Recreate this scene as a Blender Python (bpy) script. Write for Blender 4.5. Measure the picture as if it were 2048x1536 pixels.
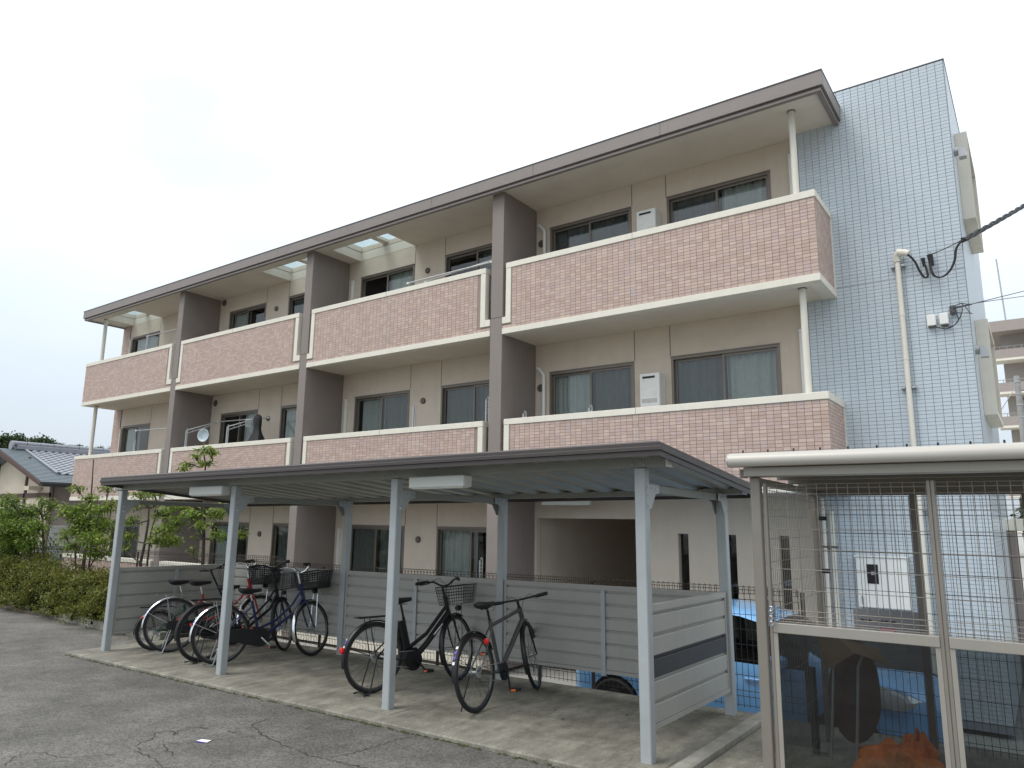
import bpy, bmesh, math, random
import numpy as np
from mathutils import Matrix, Vector
random.seed(7); rng = np.random.default_rng(7)
for o in list(bpy.data.objects): bpy.data.objects.remove(o)
sc = bpy.context.scene; COL = sc.collection
R = math.radians; PI = math.pi

# ------------------------------------------------------------------ camera, sky, sun, exposure
FPX = 1451.96; YAW = -.6273; PITCH = .1856; ROLL = .0131
CAM = np.array([7.6632*2.8/2.9, -10.2398*2.8/2.9, 1.70])
_fw = np.array([math.sin(YAW)*math.cos(PITCH), math.cos(YAW)*math.cos(PITCH), math.sin(PITCH)])
_rt = np.array([math.cos(YAW), -math.sin(YAW), 0.]); _up = np.cross(_rt, _fw)
_r2 = _rt*math.cos(ROLL)+_up*math.sin(ROLL); _u2 = -_rt*math.sin(ROLL)+_up*math.cos(ROLL)
cam_d = bpy.data.cameras.new('camera'); cam = bpy.data.objects.new('camera', cam_d); COL.objects.link(cam)
cam_d.sensor_width = 36; cam_d.lens = FPX/2048*36; cam_d.clip_start = .05; cam_d.clip_end = 3000
cam.matrix_world = Matrix(((_r2[0], _u2[0], -_fw[0], CAM[0]), (_r2[1], _u2[1], -_fw[1], CAM[1]), (_r2[2], _u2[2], -_fw[2], CAM[2]), (0, 0, 0, 1)))
sc.camera = cam
sc.render.resolution_x = 1024; sc.render.resolution_y = 768
SUN_EL, SUN_AZ = R(58), R(215)            # azimuth clockwise from +Y
w = bpy.data.worlds.new('World'); sc.world = w; w.use_nodes = True
nt = w.node_tree; nt.nodes.clear()
wo = nt.nodes.new('ShaderNodeOutputWorld'); bg = nt.nodes.new('ShaderNodeBackground'); bg2 = nt.nodes.new('ShaderNodeBackground')
sky = nt.nodes.new('ShaderNodeTexSky'); sky.sky_type = 'NISHITA'; sky.sun_disc = False
sky.sun_elevation = SUN_EL; sky.sun_rotation = SUN_AZ; sky.dust_density = 2.5
bg.inputs[1].default_value = .11; nt.links.new(sky.outputs[0], bg.inputs[0])
tc = nt.nodes.new('ShaderNodeTexCoord'); mp = nt.nodes.new('ShaderNodeMapping'); mp.inputs['Scale'].default_value = (1.3, 1.3, 3.2)
nz = nt.nodes.new('ShaderNodeTexNoise'); nz.inputs['Scale'].default_value = 1.4; nz.inputs['Detail'].default_value = 5
rp = nt.nodes.new('ShaderNodeValToRGB'); rp.color_ramp.elements[0].position = .28; rp.color_ramp.elements[1].position = .62
rp.color_ramp.elements[0].color = (.62, .62, .62, 1); rp.color_ramp.elements[1].color = (.97, .97, .97, 1)
nt.links.new(tc.outputs['Generated'], mp.inputs[0]); nt.links.new(mp.outputs[0], nz.inputs[0]); nt.links.new(nz.outputs[0], rp.inputs[0])
hz = nt.nodes.new('ShaderNodeMix'); hz.data_type = 'RGBA'; hz.inputs[6].default_value = (.80, .90, 1., 1); hz.inputs[7].default_value = (.95, .975, 1., 1)
nt.links.new(hz.outputs[2], bg2.inputs[0])
# overcast luminance: a third as bright at the horizon as overhead
sx = nt.nodes.new('ShaderNodeSeparateXYZ'); nt.links.new(tc.outputs['Generated'], sx.inputs[0])
m1 = nt.nodes.new('ShaderNodeMath'); m1.operation = 'MAXIMUM'; nt.links.new(sx.outputs[2], m1.inputs[0]); m1.inputs[1].default_value = 0
m2_ = nt.nodes.new('ShaderNodeMath'); m2_.operation = 'MULTIPLY_ADD'; nt.links.new(m1.outputs[0], m2_.inputs[0]); m2_.inputs[1].default_value = .90; m2_.inputs[2].default_value = .44
nt.links.new(m2_.outputs[0], bg2.inputs[1]); nt.links.new(m1.outputs[0], hz.inputs[0])
mx = nt.nodes.new('ShaderNodeMixShader'); nt.links.new(rp.outputs[0], mx.inputs[0]); nt.links.new(bg.outputs[0], mx.inputs[1]); nt.links.new(bg2.outputs[0], mx.inputs[2])
nt.links.new(mx.outputs[0], wo.inputs[0])
sl = bpy.data.lights.new('sun', 'SUN'); sl.energy = .9; sl.angle = R(25); sl.color = (1, .97, .92)
so = bpy.data.objects.new('sun', sl); COL.objects.link(so); so.location = (-10, -30, 40)
_sd = Vector((math.sin(SUN_AZ)*math.cos(SUN_EL), math.cos(SUN_AZ)*math.cos(SUN_EL), math.sin(SUN_EL)))
so.rotation_euler = _sd.to_track_quat('Z', 'Y').to_euler()
sc.view_settings.view_transform = 'Standard'; sc.view_settings.look = 'None'; sc.view_settings.gamma = 1
sc.view_settings.use_curve_mapping = False; sc.view_settings.exposure = .80

# ------------------------------------------------------------------ frames and pixel helpers
def frame(th, gx, gy, ox, oy, oz=0.):
    ex = np.array([math.cos(th), math.sin(th), gx]); ex /= np.linalg.norm(ex)
    ey = np.array([-math.sin(th), math.cos(th), gy]); ey -= ex*(ex@ey); ey /= np.linalg.norm(ey)
    ez = np.cross(ex, ey)
    return Matrix(((ex[0], ey[0], ez[0], ox), (ex[1], ey[1], ez[1], oy), (ex[2], ey[2], ez[2], oz), (0, 0, 0, 1)))
SH = frame(.0091, .0098, -.0098, 4.9184, -4.7307)       # the bicycle shelter's own ground frame
EN = frame(.045, 0, 0, 5.88, -5.17, 0.)                 # the refuse enclosure
SHi = SH.inverted()
def ray(u, v): return Vector(_fw+_r2*(u-1024)/FPX-_u2*(v-768)/FPX)
def px(u, v, axis, c, M=Matrix.Identity(4)):            # pixel -> point on a plane of frame M
    Mi = M.inverted(); o = Mi @ Vector(CAM); d = Mi.to_3x3() @ ray(u, v)
    return o+d*((c-o[axis])/d[axis])

# ------------------------------------------------------------------ materials
def mat(name, col, rough=.6, metal=0., var=.12, scale=6., bump=0., bscale=120., spec=.5, tint=False, streak=0., stretch=None, dirt=0., dirtcol=(.05, .045, .035), coat=0., lines=None):
    m = bpy.data.materials.new(name); m.use_nodes = True; n = m.node_tree.nodes; L = m.node_tree.links
    b = n['Principled BSDF']; b.inputs['Roughness'].default_value = rough; b.inputs['Metallic'].default_value = metal
    b.inputs['Specular IOR Level'].default_value = spec; b.inputs['Coat Weight'].default_value = coat
    t = n.new('ShaderNodeTexCoord'); src = t.outputs['Object']
    if stretch:
        q = n.new('ShaderNodeMapping'); q.inputs['Scale'].default_value = stretch; L.new(src, q.inputs[0]); src = q.outputs[0]
    z = n.new('ShaderNodeTexNoise'); z.inputs['Scale'].default_value = scale; z.inputs['Detail'].default_value = 6; z.inputs['Roughness'].default_value = .65
    L.new(src, z.inputs[0])
    r = n.new('ShaderNodeMapRange'); r.inputs[1].default_value = .3; r.inputs[2].default_value = .7; r.inputs[3].default_value = 1-var; r.inputs[4].default_value = 1+var
    L.new(z.outputs[0], r.inputs[0])
    v = n.new('ShaderNodeVectorMath'); v.operation = 'SCALE'
    if tint:
        a = n.new('ShaderNodeAttribute'); a.attribute_name = 'tint'; L.new(a.outputs['Color'], v.inputs[0])
    else: v.inputs[0].default_value = col[:3]
    L.new(r.outputs[0], v.inputs['Scale']); out = v.outputs[0]
    def overlay(fac, c2, out):
        k = n.new('ShaderNodeMix'); k.data_type = 'RGBA'; L.new(fac, k.inputs[0]); L.new(out, k.inputs[6]); k.inputs[7].default_value = (*c2, 1); return k.outputs[2]
    if streak > 0:      # rain streaks running down
        q = n.new('ShaderNodeMapping'); q.inputs['Scale'].default_value = (9, 9, .35); L.new(t.outputs['Object'], q.inputs[0])
        s = n.new('ShaderNodeTexNoise'); s.inputs['Scale'].default_value = 1.; s.inputs['Detail'].default_value = 4; L.new(q.outputs[0], s.inputs[0])
        rr = n.new('ShaderNodeMapRange'); rr.inputs[1].default_value = .55; rr.inputs[2].default_value = .8; rr.inputs[3].default_value = 0; rr.inputs[4].default_value = streak
        L.new(s.outputs[0], rr.inputs[0]); out = overlay(rr.outputs[0], dirtcol, out)
    if dirt > 0:
        s = n.new('ShaderNodeTexNoise'); s.inputs['Scale'].default_value = 1.1; s.inputs['Detail'].default_value = 8; s.inputs['Roughness'].default_value = .7; L.new(t.outputs['Object'], s.inputs[0])
        rr = n.new('ShaderNodeMapRange'); rr.inputs[1].default_value = .48; rr.inputs[2].default_value = .68; rr.inputs[3].default_value = 0; rr.inputs[4].default_value = dirt
        L.new(s.outputs[0], rr.inputs[0]); out = overlay(rr.outputs[0], dirtcol, out)
    L.new(out, b.inputs['Base Color'])
    if bump > 0:
        s = n.new('ShaderNodeTexNoise'); s.inputs['Scale'].default_value = bscale; s.inputs['Detail'].default_value = 3; L.new(src, s.inputs[0])
        bp = n.new('ShaderNodeBump'); bp.inputs['Strength'].default_value = bump; bp.inputs['Distance'].default_value = .01
        L.new(s.outputs[0], bp.inputs['Height']); L.new(bp.outputs[0], b.inputs['Normal'])
    rv = n.new('ShaderNodeMapRange'); rv.inputs[3].default_value = max(.02, rough-.08); rv.inputs[4].default_value = min(1, rough+.08); L.new(z.outputs[0], rv.inputs[0]); L.new(rv.outputs[0], b.inputs['Roughness'])
    return m
def glass_mat(name, tintc, see, rough=.02, ior=1.5):
    m = bpy.data.materials.new(name); m.use_nodes = True; n = m.node_tree.nodes; L = m.node_tree.links; n.clear()
    o = n.new('ShaderNodeOutputMaterial'); g = n.new('ShaderNodeBsdfGlossy'); g.inputs['Roughness'].default_value = rough; g.inputs[0].default_value = (1, 1, 1, 1)
    t = n.new('ShaderNodeBsdfTransparent'); t.inputs[0].default_value = (*[c*see for c in tintc], 1)
    lw = n.new('ShaderNodeLayerWeight'); lw.inputs[0].default_value = .5
    pw = n.new('ShaderNodeMath'); pw.operation = 'POWER'; L.new(lw.outputs['Facing'], pw.inputs[0]); pw.inputs[1].default_value = 5
    f = n.new('ShaderNodeMath'); f.operation = 'MULTIPLY_ADD'; L.new(pw.outputs[0], f.inputs[0]); f.inputs[1].default_value = .94; f.inputs[2].default_value = .045
    x = n.new('ShaderNodeMixShader'); L.new(f.outputs[0], x.inputs[0]); L.new(t.outputs[0], x.inputs[1]); L.new(g.outputs[0], x.inputs[2]); L.new(x.outputs[0], o.inputs[0])
    return m
def leaf_mat(name):
    m = bpy.data.materials.new(name); m.use_nodes = True; n = m.node_tree.nodes; L = m.node_tree.links
    b = n['Principled BSDF']; b.inputs['Roughness'].default_value = .45; b.inputs['Specular IOR Level'].default_value = .35
    a = n.new('ShaderNodeAttribute'); a.attribute_name = 'tint'; L.new(a.outputs['Color'], b.inputs['Base Color'])
    tr = n.new('ShaderNodeBsdfTranslucent'); L.new(a.outputs['Color'], tr.inputs[0])
    x = n.new('ShaderNodeMixShader'); x.inputs[0].default_value = .35; o = n['Material Output']
    L.new(b.outputs[0], x.inputs[1]); L.new(tr.outputs[0], x.inputs[2]); L.new(x.outputs[0], o.inputs[0])
    return m
M = {}
M['beige'] = mat('beige render wall', (.625, .545, .45), .85, var=.05, scale=3, bump=.35, bscale=160, streak=.06)
M['soffit'] = mat('soffit paint', (.70, .64, .555), .85, var=.05, scale=2)
M['cream'] = mat('cream coping', (.74, .70, .60), .7, var=.05, scale=4, streak=.10, dirtcol=(.25, .22, .17))
M['brown'] = mat('taupe pillar paint', (.245, .21, .19), .75, var=.05, scale=3, bump=.3, bscale=150, streak=.10)
M['fascia'] = mat('taupe metal fascia', (.23, .20, .182), .5, var=.05, scale=3, streak=.10)
M['fasciad'] = mat('dark edge trim', (.10, .085, .075), .5)
M['grout_p'] = mat('pink tile grout', (.30, .235, .20), .9, var=.06)
M['tile_p'] = mat('pink ceramic tile', (1, 1, 1), .55, var=.04, scale=30, tint=True)
M['grout_w'] = mat('white tile grout', (.235, .265, .30), .9, var=.06)
M['tile_w'] = mat('blue white glazed tile', (1, 1, 1), .32, var=.025, scale=20, tint=True)
M['sidewall'] = mat('side wall tile', (.62, .68, .74), .4, var=.04, scale=4)
M['bronze'] = mat('bronze aluminium', (.19, .165, .14), .42, metal=.3, var=.05)
M['steelg'] = mat('grey aluminium', (.42, .43, .43), .38, metal=.6, var=.06)
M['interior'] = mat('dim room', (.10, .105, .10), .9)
M['curtain'] = mat('sheer curtain', (.82, .85, .83), .9, var=.07, scale=14)
M['curtaind'] = mat('dark curtain', (.25, .27, .26), .9, var=.1, scale=14)
M['glass'] = glass_mat('window glass', (.86, .89, .88), .85)
M['skyglass'] = glass_mat('wired roof glass', (.86, .93, .93), .95, .2)
M['vent'] = mat('vent cover', (.14, .12, .10), .5, metal=.3)
M['pipe'] = mat('cream pipe', (.70, .67, .58), .5, var=.04)
M['white'] = mat('white painted steel', (.78, .78, .74), .4, var=.03)
M['black'] = mat('black rubber', (.012, .012, .013), .65, var=.2)
M['blackgl'] = mat('black gloss paint', (.009, .009, .010), .38, var=.1)
M['sealant'] = mat('sealant joint', (.20, .18, .16), .9)
M['concrete'] = None
M['post'] = mat('pale blue grey aluminium', (.40, .43, .435), .45, metal=.15, var=.06, scale=5, streak=.10, dirtcol=(.28, .27, .24))
M['panel'] = mat('grey corrugated steel panel', (.385, .382, .35), .5, metal=.1, var=.05, scale=3, streak=.12)
M['paneld'] = mat('dark grey steel slat', (.045, .046, .047), .5, metal=.15, var=.08)
M['roofbr'] = mat('dark brown roof edge', (.052, .042, .039), .45, var=.08)
M['roofsh'] = mat('galvanised roof sheet', (.33, .335, .30), .5, metal=.15, var=.15, scale=2.5, stretch=(4, .6, 1))
M['beam'] = mat('shelter beam', (.27, .28, .25), .5, metal=.1, var=.06)
M['lampw'] = mat('white lamp housing', (.68, .70, .66), .45, var=.03)
M['fence'] = mat('dark brown wire', (.055, .042, .035), .5, metal=.1)
M['encl'] = mat('stone grey aluminium', (.23, .21, .18), .45, metal=.2, var=.05, scale=4)
M['encl_l'] = mat('champagne aluminium', (.33, .31, .27), .42, metal=.2, var=.05, scale=4)
M['gutter'] = mat('cream gutter', (.43, .41, .365), .42, metal=.1, var=.03, scale=2)
M['wire'] = mat('galvanised wire', (.26, .24, .21), .45, metal=.3)
M['smoke'] = glass_mat('smoked acrylic', (.51, .55, .57), .80, .02)
M['bark'] = mat('bark', (.05, .04, .03), .9, var=.3, scale=14, bump=.6, bscale=40, stretch=(3, 3, .7))
M['leaf'] = leaf_mat('leaf')
M['soil'] = mat('planting soil', (.07, .055, .04), .95, var=.3, scale=9, bump=.6, bscale=40)
M['kerb'] = mat('kerb concrete', (.30, .29, .25), .9, var=.2, scale=8, bump=.4, dirt=.55, dirtcol=(.10, .095, .07))
M['cardboard'] = mat('cardboard', (.30, .20, .12), .85)
M['wood'] = mat('dark stained timber', (.075, .04, .03), .7, var=.2, stretch=(1, 1, 12))
M['plaster'] = mat('ivory plaster', (.60, .53, .42), .85, var=.05, streak=.08)
M['kawara'] = mat('silver grey clay tile', (.24, .255, .28), .42, var=.12, scale=6)
M['copper'] = mat('blue grey metal shingle', (.10, .125, .14), .5, var=.10, scale=5)
M['chrome'] = mat('chrome', (.75, .76, .78), .18, metal=1.)
M['rim'] = mat('alloy rim', (.17, .172, .175), .3, metal=.9)
M['red'] = mat('red paint', (.30, .014, .014), .3)
M['redref'] = mat('red reflector', (.60, .015, .012), .25)
M['orange'] = mat('orange reflector', (.85, .16, .04), .3)
M['greyframe'] = mat('gunmetal paint', (.10, .10, .10), .35, metal=.4)
M['blue'] = mat('navy blue paint', (.006, .012, .07), .3, coat=.4)
M['green'] = mat('dark green paint', (.015, .07, .05), .35)
M['whitesticker'] = mat('white sticker', (.78, .80, .85), .5)
M['purple'] = mat('violet sticker', (.12, .07, .42), .5)
M['carblue'] = mat('light blue car paint', (.20, .45, .78), .25, var=.02, coat=.8)
M['carglass'] = glass_mat('car glass', (.25, .30, .30), .6)
M['lens'] = mat('headlight lens', (.62, .64, .66), .12, metal=.5)
M['basketbl'] = mat('black basket', (.016, .016, .016), .5)

# ------------------------------------------------------------------ mesh helpers
class MB:
    def __init__(s): s.v = []; s.f = []; s.t = []; s.cur = None
    def add(s, vs, fs):
        k = len(s.v); s.v += [tuple(p) for p in vs]; s.f += [tuple(i+k for i in f) for f in fs]
        if s.cur is not None: s.t += [s.cur]*len(vs)
        return s
    def box(s, x0, x1, y0, y1, z0, z1, bev=0.):
        if bev <= 0:
            v = [(x, y, z) for x in (x0, x1) for y in (y0, y1) for z in (z0, z1)]
            return s.add(v, [(0, 1, 3, 2), (4, 6, 7, 5), (0, 4, 5, 1), (2, 3, 7, 6), (0, 2, 6, 4), (1, 5, 7, 3)])
        v = []; b = bev
        for z, i in ((z0, b), (z0+b, 0), (z1-b, 0), (z1, b)):
            X0, X1, Y0, Y1 = x0+i, x1-i, y0+i, y1-i
            v += [(X0+b, Y0, z), (X1-b, Y0, z), (X1, Y0+b, z), (X1, Y1-b, z), (X1-b, Y1, z), (X0+b, Y1, z), (X0, Y1-b, z), (X0, Y0+b, z)]
        f = [tuple(range(7, -1, -1)), tuple(range(24, 32))]
        for r in range(3):
            for i in range(8): f.append((r*8+i, r*8+(i+1) % 8, r*8+8+(i+1) % 8, r*8+8+i))
        return s.add(v, f)
    def tube(s, pts, r, n=8, cap=True, closed=False):
        P = [Vector(p) for p in pts]; rs = r if isinstance(r, (list, tuple)) else [r]*len(P)
        vs = []; up = None; m = len(P)
        for i, p in enumerate(P):
            if closed: d = P[(i+1) % m]-P[i-1]
            else: d = (P[min(i+1, m-1)]-P[max(i-1, 0)])
            d.normalize()
            if up is None:
                up = d.cross(Vector((0, 0, 1)));
                if up.length < .05: up = d.cross(Vector((0, 1, 0)))
                up.normalize()
            else:
                up = up-d*up.dot(d); up.normalize()
            q = d.cross(up)
            for k in range(n):
                a = 2*PI*k/n; vs.append(p+(up*math.cos(a)+q*math.sin(a))*rs[i])
        fs = []
        for i in range(m if closed else m-1):
            j = (i+1) % m
            for k in range(n): fs.append((i*n+k, i*n+(k+1) % n, j*n+(k+1) % n, j*n+k))
        if cap and not closed: fs += [tuple(range(n-1, -1, -1)), tuple((m-1)*n+k for k in range(n))]
        return s.add(vs, fs)
    def prism(s, poly, axis, a, b):        # poly: 2D pairs, extruded along axis
        def p3(p, h):
            q = list(p); q.insert(axis, h); return tuple(q)
        n = len(poly); v = [p3(p, a) for p in poly]+[p3(p, b) for p in poly]
        f = [tuple(range(n)), tuple(range(2*n-1, n-1, -1))]+[(i, n+i, n+(i+1) % n, (i+1) % n) for i in range(n)]
        return s.add(v, f)
    def quad(s, a, b, c, d): return s.add([a, b, c, d], [(0, 1, 2, 3)])
    def lathe(s, prof, c, axis='y', n=16):   # prof: (radius, height along axis)
        vs = []
        for r, h in prof:
            for k in range(n):
                a = 2*PI*k/n; x, y = r*math.cos(a), r*math.sin(a)
                vs.append((c[0]+x, c[1]+h, c[2]+y) if axis == 'y' else (c[0]+x, c[1]+y, c[2]+h) if axis == 'z' else (c[0]+h, c[1]+x, c[2]+y))
        fs = [(i*n+k, i*n+(k+1) % n, (i+1)*n+(k+1) % n, (i+1)*n+k) for i in range(len(prof)-1) for k in range(n)]
        fs += [tuple(range(n)), tuple((len(prof)-1)*n+k for k in range(n))]
        return s.add(vs, fs)
    def xf(s, fn, start=0):
        s.v[start:] = [tuple(fn(Vector(p))) for p in s.v[start:]]; return s
    def mesh(s, name, m, smooth=False):
        me = bpy.data.meshes.new(name); me.from_pydata(s.v, [], s.f)
        if m: me.materials.append(m)
        if s.t and len(s.t) == len(s.v):
            at = me.attributes.new('tint', 'FLOAT_COLOR', 'POINT')
            at.data.foreach_set('color', np.array([(*c[:3], 1.) for c in s.t], dtype=np.float32).ravel())
        bm = bmesh.new(); bm.from_mesh(me); bmesh.ops.recalc_face_normals(bm, faces=bm.faces); bm.to_mesh(me); bm.free()
        if smooth:
            me.polygons.foreach_set('use_smooth', [True]*len(me.polygons)); me.set_sharp_from_angle(angle=R(40))
        return me
    def build(s, name, m, parent=None, smooth=False):
        o = bpy.data.objects.new(name, s.mesh(name, m, smooth)); COL.objects.link(o)
        if parent: o.parent = parent
        return o
def tag(o, label=None, cat=None, group=None, kind=None):
    if label: o['label'] = label
    if cat: o['category'] = cat
    if group: o['group'] = group
    if kind: o['kind'] = kind
    return o
def empty(name, label, cat, mw=None, group=None):
    o = bpy.data.objects.new(name, None); COL.objects.link(o); o.empty_display_size = .1
    if mw is not None: o.matrix_world = mw
    return tag(o, label, cat, group)
def place(o, mw): o.matrix_world = mw; return o
def holes(mb, a0, a1, b0, b1, hs, put, depth):
    """sheet a0..a1 x b0..b1 with rectangular holes; put(a,b,d) -> 3D point; reveals of given depth"""
    A = sorted({a0, a1, *[h[0] for h in hs], *[h[1] for h in hs]}); B = sorted({b0, b1, *[h[2] for h in hs], *[h[3] for h in hs]})
    for i in range(len(A)-1):
        for j in range(len(B)-1):
            ca, cb = (A[i]+A[i+1])/2, (B[j]+B[j+1])/2
            if any(h[0] < ca < h[1] and h[2] < cb < h[3] for h in hs): continue
            mb.quad(put(A[i], B[j], 0), put(A[i+1], B[j], 0), put(A[i+1], B[j+1], 0), put(A[i], B[j+1], 0))
    for h in hs:
        c = [(h[0], h[2]), (h[1], h[2]), (h[1], h[3]), (h[0], h[3])]
        for i in range(4):
            p, q = c[i], c[(i+1) % 4]
            mb.quad(put(*p, 0), put(*q, 0), put(*q, depth), put(*p, depth))
    return mb
def struct(o): o['kind'] = 'structure'; return o
# ------------------------------------------------------------------ the ground
GB = -.70                                               # parking court in front of the flats lies lower than the shelter
def ground_mat():
    m = mat('old asphalt', (.112, .106, .094), .88, var=.16, scale=2.2, bump=.5, bscale=220, dirt=.0)
    n = m.node_tree.nodes; L = m.node_tree.links; b = n['Principled BSDF']
    src = b.inputs['Base Color'].links[0].from_socket
    t = n.new('ShaderNodeTexCoord')
    vo = n.new('ShaderNodeTexVoronoi'); vo.inputs['Scale'].default_value = 75; L.new(t.outputs['Object'], vo.inputs[0])     # aggregate
    mr = n.new('ShaderNodeMapRange'); mr.inputs[1].default_value = 0; mr.inputs[2].default_value = 1; mr.inputs[3].default_value = .62; mr.inputs[4].default_value = 1.5
    sp = n.new('ShaderNodeSeparateColor'); L.new(vo.outputs['Color'], sp.inputs[0]); L.new(sp.outputs[0], mr.inputs[0])
    sc1 = n.new('ShaderNodeVectorMath'); sc1.operation = 'SCALE'; L.new(src, sc1.inputs[0]); L.new(mr.outputs[0], sc1.inputs['Scale'])
    big = n.new('ShaderNodeTexNoise'); big.inputs['Scale'].default_value = .55; big.inputs['Detail'].default_value = 7; big.inputs['Roughness'].default_value = .7; L.new(t.outputs['Object'], big.inputs[0])
    m2 = n.new('ShaderNodeMapRange'); m2.inputs[1].default_value = .35; m2.inputs[2].default_value = .68; m2.inputs[3].default_value = .72; m2.inputs[4].default_value = 1.3; L.new(big.outputs[0], m2.inputs[0])
    sc2 = n.new('ShaderNodeVectorMath'); sc2.operation = 'SCALE'; L.new(sc1.outputs[0], sc2.inputs[0]); L.new(m2.outputs[0], sc2.inputs['Scale'])
    L.new(sc2.outputs[0], b.inputs['Base Color'])
    return m
def slab_mat():
    m = mat('weathered concrete', (.235, .222, .18), .9, var=.25, scale=3.5, bump=.5, bscale=90, dirt=.7, dirtcol=(.095, .09, .066))
    n = m.node_tree.nodes; L = m.node_tree.links; b = n['Principled BSDF']
    src = b.inputs['Base Color'].links[0].from_socket; t = n.new('ShaderNodeTexCoord')
    q = n.new('ShaderNodeMapping'); q.inputs['Scale'].default_value = (2.2, .8, 1); q.inputs['Rotation'].default_value = (0, 0, .35); L.new(t.outputs['Object'], q.inputs[0])
    s = n.new('ShaderNodeTexNoise'); s.inputs['Scale'].default_value = 2.4; s.inputs['Detail'].default_value = 9; s.inputs['Roughness'].default_value = .78; L.new(q.outputs[0], s.inputs[0])
    mr = n.new('ShaderNodeMapRange'); mr.inputs[1].default_value = .36; mr.inputs[2].default_value = .66; mr.inputs[3].default_value = .6; mr.inputs[4].default_value = 1.32; L.new(s.outputs[0], mr.inputs[0])
    k = n.new('ShaderNodeVectorMath'); k.operation = 'SCALE'; L.new(src, k.inputs[0]); L.new(mr.outputs[0], k.inputs['Scale'])
    s2 = n.new('ShaderNodeTexNoise'); s2.inputs['Scale'].default_value = 60; s2.inputs['Detail'].default_value = 2; L.new(t.outputs['Object'], s2.inputs[0])
    r2 = n.new('ShaderNodeMapRange'); r2.inputs[1].default_value = .3; r2.inputs[2].default_value = .7; r2.inputs[3].default_value = .84; r2.inputs[4].default_value = 1.16; L.new(s2.outputs[0], r2.inputs[0])
    k2 = n.new('ShaderNodeVectorMath'); k2.operation = 'SCALE'; L.new(k.outputs[0], k2.inputs[0]); L.new(r2.outputs[0], k2.inputs['Scale'])
    L.new(k2.outputs[0], b.inputs['Base Color']); return m
M['asphalt'] = ground_mat(); M['concrete'] = slab_mat()
M['court'] = mat('court concrete', (.33, .325, .30), .9, var=.15, scale=3, bump=.3, dirt=.4, dirtcol=(.14, .13, .10))
M['crack'] = mat('crack dirt', (.022, .021, .016), .95, var=.3)
M['moss'] = mat('moss', (.045, .055, .016), .95, var=.5, scale=40, bump=.8, bscale=90)
g = MB().add([(-900, -900, GB-.06), (900, -900, GB-.06), (900, 900, GB-.06), (-900, 900, GB-.06)], [(0, 1, 2, 3)]).build('ground', M['court']); struct(g)
ASZ = -.035
def grid(mb, x0, x1, y0, y1, nx, ny, fz, zb):
    vs = [(x0+(x1-x0)*i/nx, y0+(y1-y0)*j/ny, fz(x0+(x1-x0)*i/nx, y0+(y1-y0)*j/ny)) for j in range(ny+1) for i in range(nx+1)]
    fs = [(j*(nx+1)+i, j*(nx+1)+i+1, (j+1)*(nx+1)+i+1, (j+1)*(nx+1)+i) for j in range(ny) for i in range(nx)]
    mb.add(vs, fs); return mb.add([(x0, y1, zb), (x1, y1, zb), (x1, y1, fz(x1, y1)), (x0, y1, fz(x0, y1))], [(0, 1, 2, 3)])
a = grid(MB(), -70, 60, -60, 1.96, 60, 30, lambda x, y: ASZ, -1.6).build('asphalt_road', M['asphalt']); place(a, SH); struct(a)
# cracks traced where they run over the asphalt, as thin dirt-filled seams
CR = [[(20, 600), (45, 570), (90, 552), (150, 545), (190, 548), (250, 565), (330, 563), (420, 555), (520, 548)],
 [(560, 520), (575, 500), (625, 490), (635, 465), (670, 455), (715, 460), (710, 472), (740, 448), (800, 440), (860, 445)],
 [(560, 520), (580, 545), (620, 565), (650, 590), (690, 625)],
 [(1030, 430), (1060, 455), (1080, 475), (1130, 495), (1180, 520), (1230, 540), (1280, 560), (1350, 575), (1420, 590), (1490, 606), (1600, 630)],
 [(1345, 572), (1420, 550), (1500, 530), (1580, 505), (1640, 488), (1700, 478)],
 [(690, 510), (760, 503), (820, 500), (900, 490), (960, 485), (1010, 480), (1080, 475)],
 [(670, 510), (690, 540), (700, 565)], [(930, 455), (960, 465), (1000, 470)], [(1030, 430), (1070, 415), (1120, 400)], [(90, 95), (170, 112), (250, 130)]]
for ci, c in enumerate(CR):
    P = [px(u/2.048, 1240+v/2.048, 2, ASZ, SH) for u, v in c]; Q = []
    for i in range(len(P)-1):
        n = max(3, int((P[i+1]-P[i]).length/.035))
        for k in range(n):
            p = P[i].lerp(P[i+1], k/n); j = .012 if k else .004
            Q.append(Vector((p.x+random.gauss(0, j), p.y+random.gauss(0, j), ASZ+.003)))
    mb = MB(); vs = []
    for i, p in enumerate(Q):
        d = (Q[min(i+1, len(Q)-1)]-Q[max(i-1, 0)]); nrm = Vector((-d.y, d.x, 0)).normalized()
        ww = random.uniform(.001, .0045)*(1.35 if ci in (1, 3) else 1.); vs += [p+nrm*ww, p-nrm*ww]
    mb.add(vs, [(2*i, 2*i+1, 2*i+3, 2*i+2) for i in range(len(Q)-1)])
    mb.build('crack', M['crack'], a)
# concrete slab under the shelter: kerbed, on the shelter's own frame
sl_ = MB().box(-8.168, .20, -.364, 1.96, -.30, 0., .012)
slab = sl_.build('concrete_slab', M['concrete']); place(slab, SH); struct(slab)
MB().box(-8.19, -8.17, -.30, 1.9, -.2, -.004).build('slab_edge', M['kerb'], slab)
k = MB(); prof = [(.20, -.2), (.20, .018), (.212, .030), (.30, .030), (.318, .018), (.325, -.2)]
k.prism([(x, z) for x, z in prof], 1, -.40, 1.98)
kerb = k.build('slab_kerb', M['kerb']); place(kerb, SH); struct(kerb)
es = MB().box(.332, 9, -1.9, 1.97, -.3, -.012, .01).build('enclosure_slab', M['concrete']); place(es, SH); struct(es)
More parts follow.
